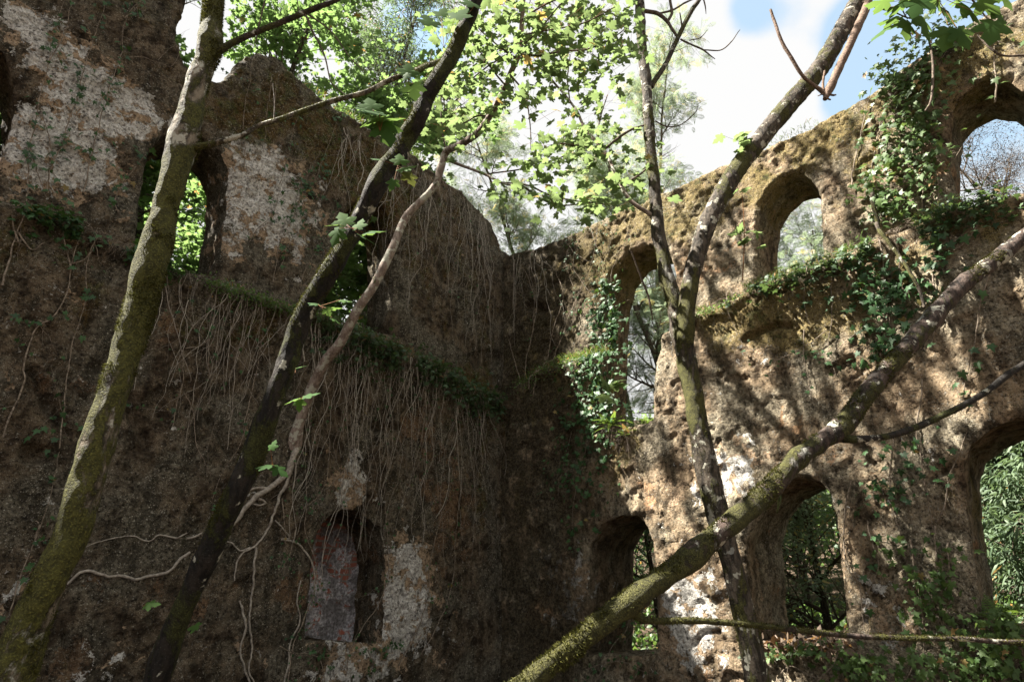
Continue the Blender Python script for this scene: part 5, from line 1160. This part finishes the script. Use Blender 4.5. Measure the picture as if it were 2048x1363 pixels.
def grass_line(w, x0, x1, n, up=True, zoff=0.0, H=.12, seed=0, top=None):
    rg = np.random.default_rng(900 + seed); u = rg.uniform(*sorted([on_wall(w, x0, 600)[0], on_wall(w, x1, 600)[0]]), n)
    u = u[fbm(np.stack([u, 0 * u + seed, 0 * u], -1), 2.5, 3, 3) > -.15]; n = len(u)
    if top is None: z = ledge_z(w, u) + zoff; d = rg.uniform(-.20, .07, n)
    else: z = np.interp(u, top[:, 0], top[:, 1]) + zoff + rg.normal(0, .02, n); d = rg.uniform(-SETBACK - .5, -SETBACK + .04, n)
    P = to3(w, u, z, d); N = nrm_wall(w); dirn = norm(np.array([0, 0, .9]) + N * .35 + rg.normal(0, .5, (n, 3))); s = norm(np.cross(dirn, rg.normal(0, 1, (n, 3)))); l = (H * rg.uniform(.3, 1.2, n))[:, None]
    tipd = dirn * l * .55; t2 = tipd + norm(dirn + np.array([0, 0, -.6]) + N * .4) * l * .45
    w_ = .0035
    V = np.stack([P - s * w_, P + s * w_, P + tipd + s * w_ * .7, P + tipd - s * w_ * .7, P + t2], 1); b = (np.arange(n) * 5)[:, None, None]
    m = MB(); v = V.reshape(-1, 3); a = np.repeat(rg.random((n, 3)), 5, 0)
    m.add(v, (np.array([[0, 1, 2]])[None] + b).reshape(-1, 3), a); m.add(v, (np.array([[0, 2, 3]])[None] + b).reshape(-1, 3), a); m.add(v, (np.array([[3, 2, 4]])[None] + b).reshape(-1, 3), a)
    return m
def top_of(w, pts, off=UP):
    q = np.array(sorted([tuple(on_wall(w, x, y, off)) for x, y in pts])); return q
for nm, mbx, lab in [('ledge_grass', grass_line('L', 430, 1000, 1300, seed=1, H=.13), 'grass and herbs along the ledge of the shaded wall'),
                     ('ledge_grass', grass_line('R', 1380, 2048, 2200, seed=2, H=.11), 'short grass and moss along the ledge of the sunlit wall'),
                     ('ledge_grass', grass_line('R', 1040, 1220, 1200, seed=3, H=.18), 'grass on the shaded end of the right ledge near the corner')]:
    o = mbx.build(nm, M_GRASS); tag(o, lab, kind='stuff')
# turf lying along the wall tops
tl = top_of('L', [(980, 440), (930, 390), (880, 350), (840, 310), (780, 280), (700, 225), (640, 190), (590, 150), (560, 115), (515, 98)]); o = grass_line('L', 515, 985, 3200, top=tl, H=.14, seed=4).build('wall_top_grass', M_GRASS); tag(o, 'grass and moss growing on top of the shaded wall', kind='stuff')
tl = top_of('R', [(1060, 495), (1100, 480), (1160, 455), (1200, 440), (1250, 415), (1330, 380), (1400, 350), (1460, 325), (1500, 307), (1550, 280), (1600, 255), (1660, 225), (1720, 190)]); o = grass_line('R', 1020, 1780, 2600, top=tl, H=.09, seed=5).build('wall_top_grass', M_GRASS); tag(o, 'sparse moss and grass on top of the sunlit wall', kind='stuff')
ledge_plants('L', 640, 1000, 2200, 'leafy ivy draped over the ledge below the pale tree and the corner', M_IVY_L, .085, IVY, (.12, .16), 1.0)
ledge_plants('L', 400, 660, 1700, 'small leaved plants on the ledge below the two arched openings', M_SHRUB, .045, OVAL, (.08, .07), .5)
ledge_plants('L', -20, 330, 1000, 'ivy and dry stems on the ledge at the left edge', M_IVY, .07, IVY, (.08, .09), .8)
ledge_plants('R', 1040, 1200, 700, 'small leaved bush on the ledge beside the shaded corner', M_SHRUB, .045, OVAL, (.12, .10), .3)
ledge_plants('R', 1370, 1560, 500, 'low green plants on the ledge right of the fork', M_SHRUB, .04, OVAL, (.05, .04), .4)
ledge_plants('R', 1520, 1800, 430, 'broad leaved creeper along the ledge under the upper middle arch', M_IVY_L, .09, IVY, (.10, .10), .8)
ledge_plants('R', 1780, 2100, 1000, 'dense pale creeper tangle along the ledge under the top right arch', M_IVY_L, .07, IVY, (.12, .12), .6)

# ivy beside the tall opening
def big_ivy(w, blobs_, n, stems, label, size, mat, up, spread=.03, offr=.07, name='ivy', rad=.008, group=None, leafoff=.04, shape=IVY, leafn=.6, stem_mat=None):
    return climber(w, stems, label, name, 'ivy', group, leafn=leafn, spread=.06, size=size, shape=shape, mat=mat, up=up, rad=rad, offr=offr, leafoff=leafoff, stem_mat=stem_mat,
                   extra=lambda lf: leaf_on_wall(lf, w, blob_pts(w, blobs_, n, up, rng), 1, spread, size, shape, rng, leafoff, offr))
big_ivy('R', [(1195, 560, 22, 22, .6), (1185, 620, 40, 40, 1), (1195, 690, 50, 50, 1.6), (1195, 760, 55, 45, 1.6), (1175, 830, 60, 50, 1.3), (1205, 640, 18, 60, .9), (1205, 800, 30, 60, 1)], 900, [[(1215, 900), (1210, 800), (1205, 700), (1200, 600), (1200, 540), (1210, 500)], [(1190, 880), (1180, 780), (1175, 680), (1190, 600)], [(1210, 850), (1212, 760), (1208, 690)]], 'dark glossy ivy cascading down the left jamb of the tall opening', .095, M_IVY, False, group='ivy on the mossy wall')
big_ivy('R', [(1150, 900, 50, 60, 1), (1190, 900, 50, 50, .9), (1140, 960, 50, 40, .7), (1160, 1040, 40, 60, .6), (1200, 980, 50, 60, .5)], 190, [[(1180, 880), (1160, 960), (1150, 1040), (1160, 1100)], [(1150, 860), (1130, 930), (1120, 990)]], 'scattered ivy leaves on the dark wall under the tall opening', .085, M_IVY, False, group='ivy on the mossy wall', rad=.005)
climber('R', [[(1160, 480), (1150, 540), (1190, 600), (1180, 660)], [(1200, 450), (1190, 520), (1160, 590), (1150, 650)], [(1180, 450), (1200, 500), (1210, 560)], [(1130, 480), (1170, 520), (1215, 530)], [(1200, 445), (1230, 470), (1215, 510)], [(1145, 470), (1135, 520), (1150, 580)]], 'dark tendrils over the bright mossy patch left of the tall opening', group='ivy on the mossy wall', leafn=.7, up=True, rad=.006, size=.055, off=.05)
climber('R', [[(1055, 780), (1060, 720), (1072, 660), (1075, 600), (1055, 550), (1040, 530)], [(1100, 800), (1120, 700), (1150, 620), (1170, 560)], [(1050, 780), (1030, 720), (1020, 680)], [(1090, 790), (1105, 690), (1130, 600), (1115, 540)]], 'stout bare vine forking up the dark wall just right of the corner', group='ivy on the mossy wall', leafn=.15, up=True, rad=.011, off=.05)

# the great ivy mass on the right
GR = 'ivy masses on the right end of the sunlit wall'
big_ivy('R', [(1850, 110, 60, 45, 1.6), (1790, 160, 50, 35, 1.4), (1900, 80, 50, 50, 1.0), (1830, 170, 60, 50, 1.6), (1800, 240, 50, 60, 1.4), (1850, 250, 60, 60, 1.5), (1780, 320, 50, 60, 1.3), (1850, 340, 50, 60, 1.0), (1760, 400, 50, 60, 1.4), (1800, 420, 50, 40, 1.0)], 950, [[(1800, 460), (1810, 360), (1830, 260), (1850, 180), (1880, 80)], [(1840, 460), (1850, 360), (1845, 250), (1870, 160), (1900, 100)], [(1760, 450), (1740, 380), (1750, 300), (1770, 220), (1800, 180)], [(1700, 380), (1712, 310), (1730, 240), (1740, 190)], [(1870, 440), (1880, 380), (1860, 300), (1900, 330), (1930, 290)], [(1905, 390), (1870, 370), (1850, 330)], [(1990, 210), (1992, 150), (1985, 80)]], 'large ivy mass hanging over the wall top between the upper middle and top right arches', .095, M_IVY_Y, True, offr=.12, group=GR, leafoff=.05, rad=.010)
big_ivy('R', [(1740, 530, 70, 50, 1.3), (1790, 570, 60, 60, 1.4), (1750, 620, 50, 50, 1.2), (1820, 640, 50, 60, 1.0), (1760, 690, 45, 50, .9), (1850, 560, 60, 50, .8), (1720, 580, 50, 40, .7), (1880, 500, 60, 50, .7)], 300, [[(1790, 480), (1800, 560), (1830, 620), (1860, 640)], [(1760, 480), (1765, 580), (1780, 660), (1775, 740)], [(1880, 470), (1870, 560), (1880, 620), (1860, 700)], [(1990, 530), (1960, 620), (1950, 700), (1930, 760), (1925, 820)], [(1900, 500), (1930, 480), (1960, 440)]], 'hanging ivy below the ledge where the leaning tree crosses the sunlit wall', .10, M_IVY, False, offr=.06, group=GR, leafoff=.04, rad=.010)
P, R, q = wall_line('R', [(1735, 350), (1738, 400), (1760, 460), (1790, 500), (1820, 540), (1845, 590), (1855, 625)], .16, .03, .03, 5, False, .028, .016)
vt = thing('climbing_stem', P[0], 'thick lichen covered stem hanging across the right ivy mass', 'vine', GR); mb = MB(); tube(mb, P, R, 10, .005, 20); mb.build('stem', M_FORK, vt)
big_ivy('R', [(1760, 900, 50, 60, .8), (1820, 960, 60, 50, 1), (1740, 970, 40, 40, .5), (1850, 900, 60, 50, .8), (1790, 1010, 50, 40, .6), (1720, 1000, 40, 30, .4)], 70, [[(1840, 760), (1838, 860), (1845, 940), (1862, 1010), (1868, 1060)], [(1790, 860), (1780, 940), (1785, 1010), (1800, 1060), (1820, 1130)], [(1870, 1040), (1890, 990), (1905, 940), (1930, 860)], [(1700, 960), (1690, 1050), (1695, 1130), (1720, 1170), (1725, 1260)], [(1735, 1040), (1745, 1090), (1755, 1130), (1735, 1180), (1725, 1200)]], 'ivy vines running down the pier left of the large right arch', .080, M_IVY, False, leafn=.25, offr=.06, group=GR, rad=.009)
big_ivy('R', [(1830, 1120, 50, 60, 1), (1860, 1180, 50, 60, 1), (1900, 1130, 40, 60, .8), (1830, 1220, 60, 40, .8), (1880, 1240, 60, 40, 1), (1780, 1100, 40, 50, .4)], 140, [[(1868, 1050), (1872, 1120), (1866, 1200), (1880, 1290)], [(1820, 1080), (1832, 1160), (1845, 1250), (1850, 1330)], [(1900, 1080), (1905, 1160), (1890, 1240)]], 'sunlit ivy leaves casting long shadows on the pale pier', .080, M_IVY_Y, False, leafn=.3, offr=.05, group=GR, leafoff=.07, rad=.010)
big_ivy('R', [(1850, 1330, 120, 40, 1), (1980, 1320, 80, 50, 1.2), (1720, 1330, 60, 30, .6), (1600, 1300, 80, 18, .5), (2000, 1250, 60, 40, .9)], 520, [[(1700, 1370), (1720, 1310), (1760, 1290)], [(1800, 1380), (1850, 1300), (1900, 1290)], [(1950, 1370), (1980, 1300), (2040, 1270)]], 'low tangled creeper at the foot of the wall under the large right arch', .075, M_IVY_Y, False, offr=.14, group=GR, leafoff=.06, rad=.007)
climber('R', [[(1620, 540), (1612, 600), (1618, 650)], [(1655, 660), (1600, 700), (1500, 735)], [(1780, 600), (1700, 680), (1660, 720)], [(1660, 560), (1665, 640), (1660, 700), (1680, 760)], [(1611, 660), (1614, 740), (1625, 800)], [(1440, 560), (1450, 600), (1480, 670), (1490, 690)]], 'bare pale stems over the yellow moss left of the ivy mass', group=GR, leafn=.35, rad=.006, size=.07, off=.05)

# ferns ---------------------------------------------------------------------
def fern(w, px, py, n, size, label, off, lean=.5):
    u, z = on_wall(w, px, py, off); p = to3(w, u, z, off); t = thing('fern', p, label, 'fern', 'ferns on the walls'); N = nrm_wall(w)
    th = rng.uniform(0, 2 * math.pi, n); ax = norm(np.stack([np.cos(th), np.sin(th), rng.uniform(.3, 1.5, n)], -1) + N * lean); nr = norm(np.stack([-np.cos(th), -np.sin(th), 1.0 + 0 * th], -1))
    lf = MB(); leaves(lf, np.repeat(p[None], n, 0) + rng.normal(0, .03, (n, 3)), ax, nr, size * rng.uniform(.6, 1.15, n), FERN, rng); lf.build('fronds', M_FERN, t)
    rb = MB(); m = 70; d = norm(rng.normal(0, 1, (m, 3)) - [0, 0, .6] + N * .4)
    for k in range(m):
        s = np.linspace(0, 1, 6)[:, None]; tube(rb, p + rng.normal(0, .04, 3) + d[k] * s * .22 + np.array([0, 0, -.14]) * s ** 2, np.full(6, .0022), 3)
    rb.build('roots', M_LITTER, t)
fern('R', 1225, 850, 20, .34, 'fern on the left of the sill of the tall opening', -.02)
fern('R', 1252, 868, 16, .26, 'fern rooted on the broken sill under the tall opening, right of another fern', .02)
fern('R', 1292, 850, 18, .22, 'small fern on the right corner of the sill of the tall opening', -.25)
fern('R', 1998, 1240, 16, .35, 'fern at the foot of the large right arch', -.1)
# leaf litter and rubble on the sill of the lower middle arch
n = 900; q = np.stack([rng.uniform(*sorted([on_wall('R', 1500, 1290)[0], on_wall('R', 1720, 1290)[0]]), n), np.full(n, on_wall('R', 1600, 1298)[1]) + np.abs(rng.normal(0, .05, n))], -1)
P = to3('R', q[:, 0], q[:, 1], rng.uniform(-1.1, .12, n)); mb = MB(); leaves(mb, P, norm(rng.normal(0, 1, (n, 3))), norm(rng.normal(0, .6, (n, 3)) + [0, 0, 1]), rng.uniform(.05, .13, n), OVAL, rng)
lt = mb.build('leaf_litter', M_LITTER); tag(lt, 'brown dead leaves lying on the sill of the lower middle arch', kind='stuff')
climber('R', [[(1580, 1370), (1600, 1300), (1640, 1280), (1690, 1290)], [(1640, 1370), (1680, 1310), (1700, 1230)], [(1650, 1260), (1660, 1310), (1690, 1380)], [(1560, 1360), (1590, 1330), (1640, 1350), (1700, 1340)]], 'bare brambles in front of the lower middle arch sill', name='bramble', cat='bramble', leafn=.5, rad=.005, size=.06, off=.15, mat=M_IVY_Y)
climber('R', [[(1200, 1370), (1230, 1300), (1260, 1250), (1270, 1200)], [(1270, 1370), (1300, 1310), (1310, 1260)], [(1180, 1340), (1240, 1320), (1300, 1340)]], 'creeper tangle below the small lower arch behind the log', name='creeper', cat='creeper', leafn=1.5, rad=.006, size=.06, off=.10)
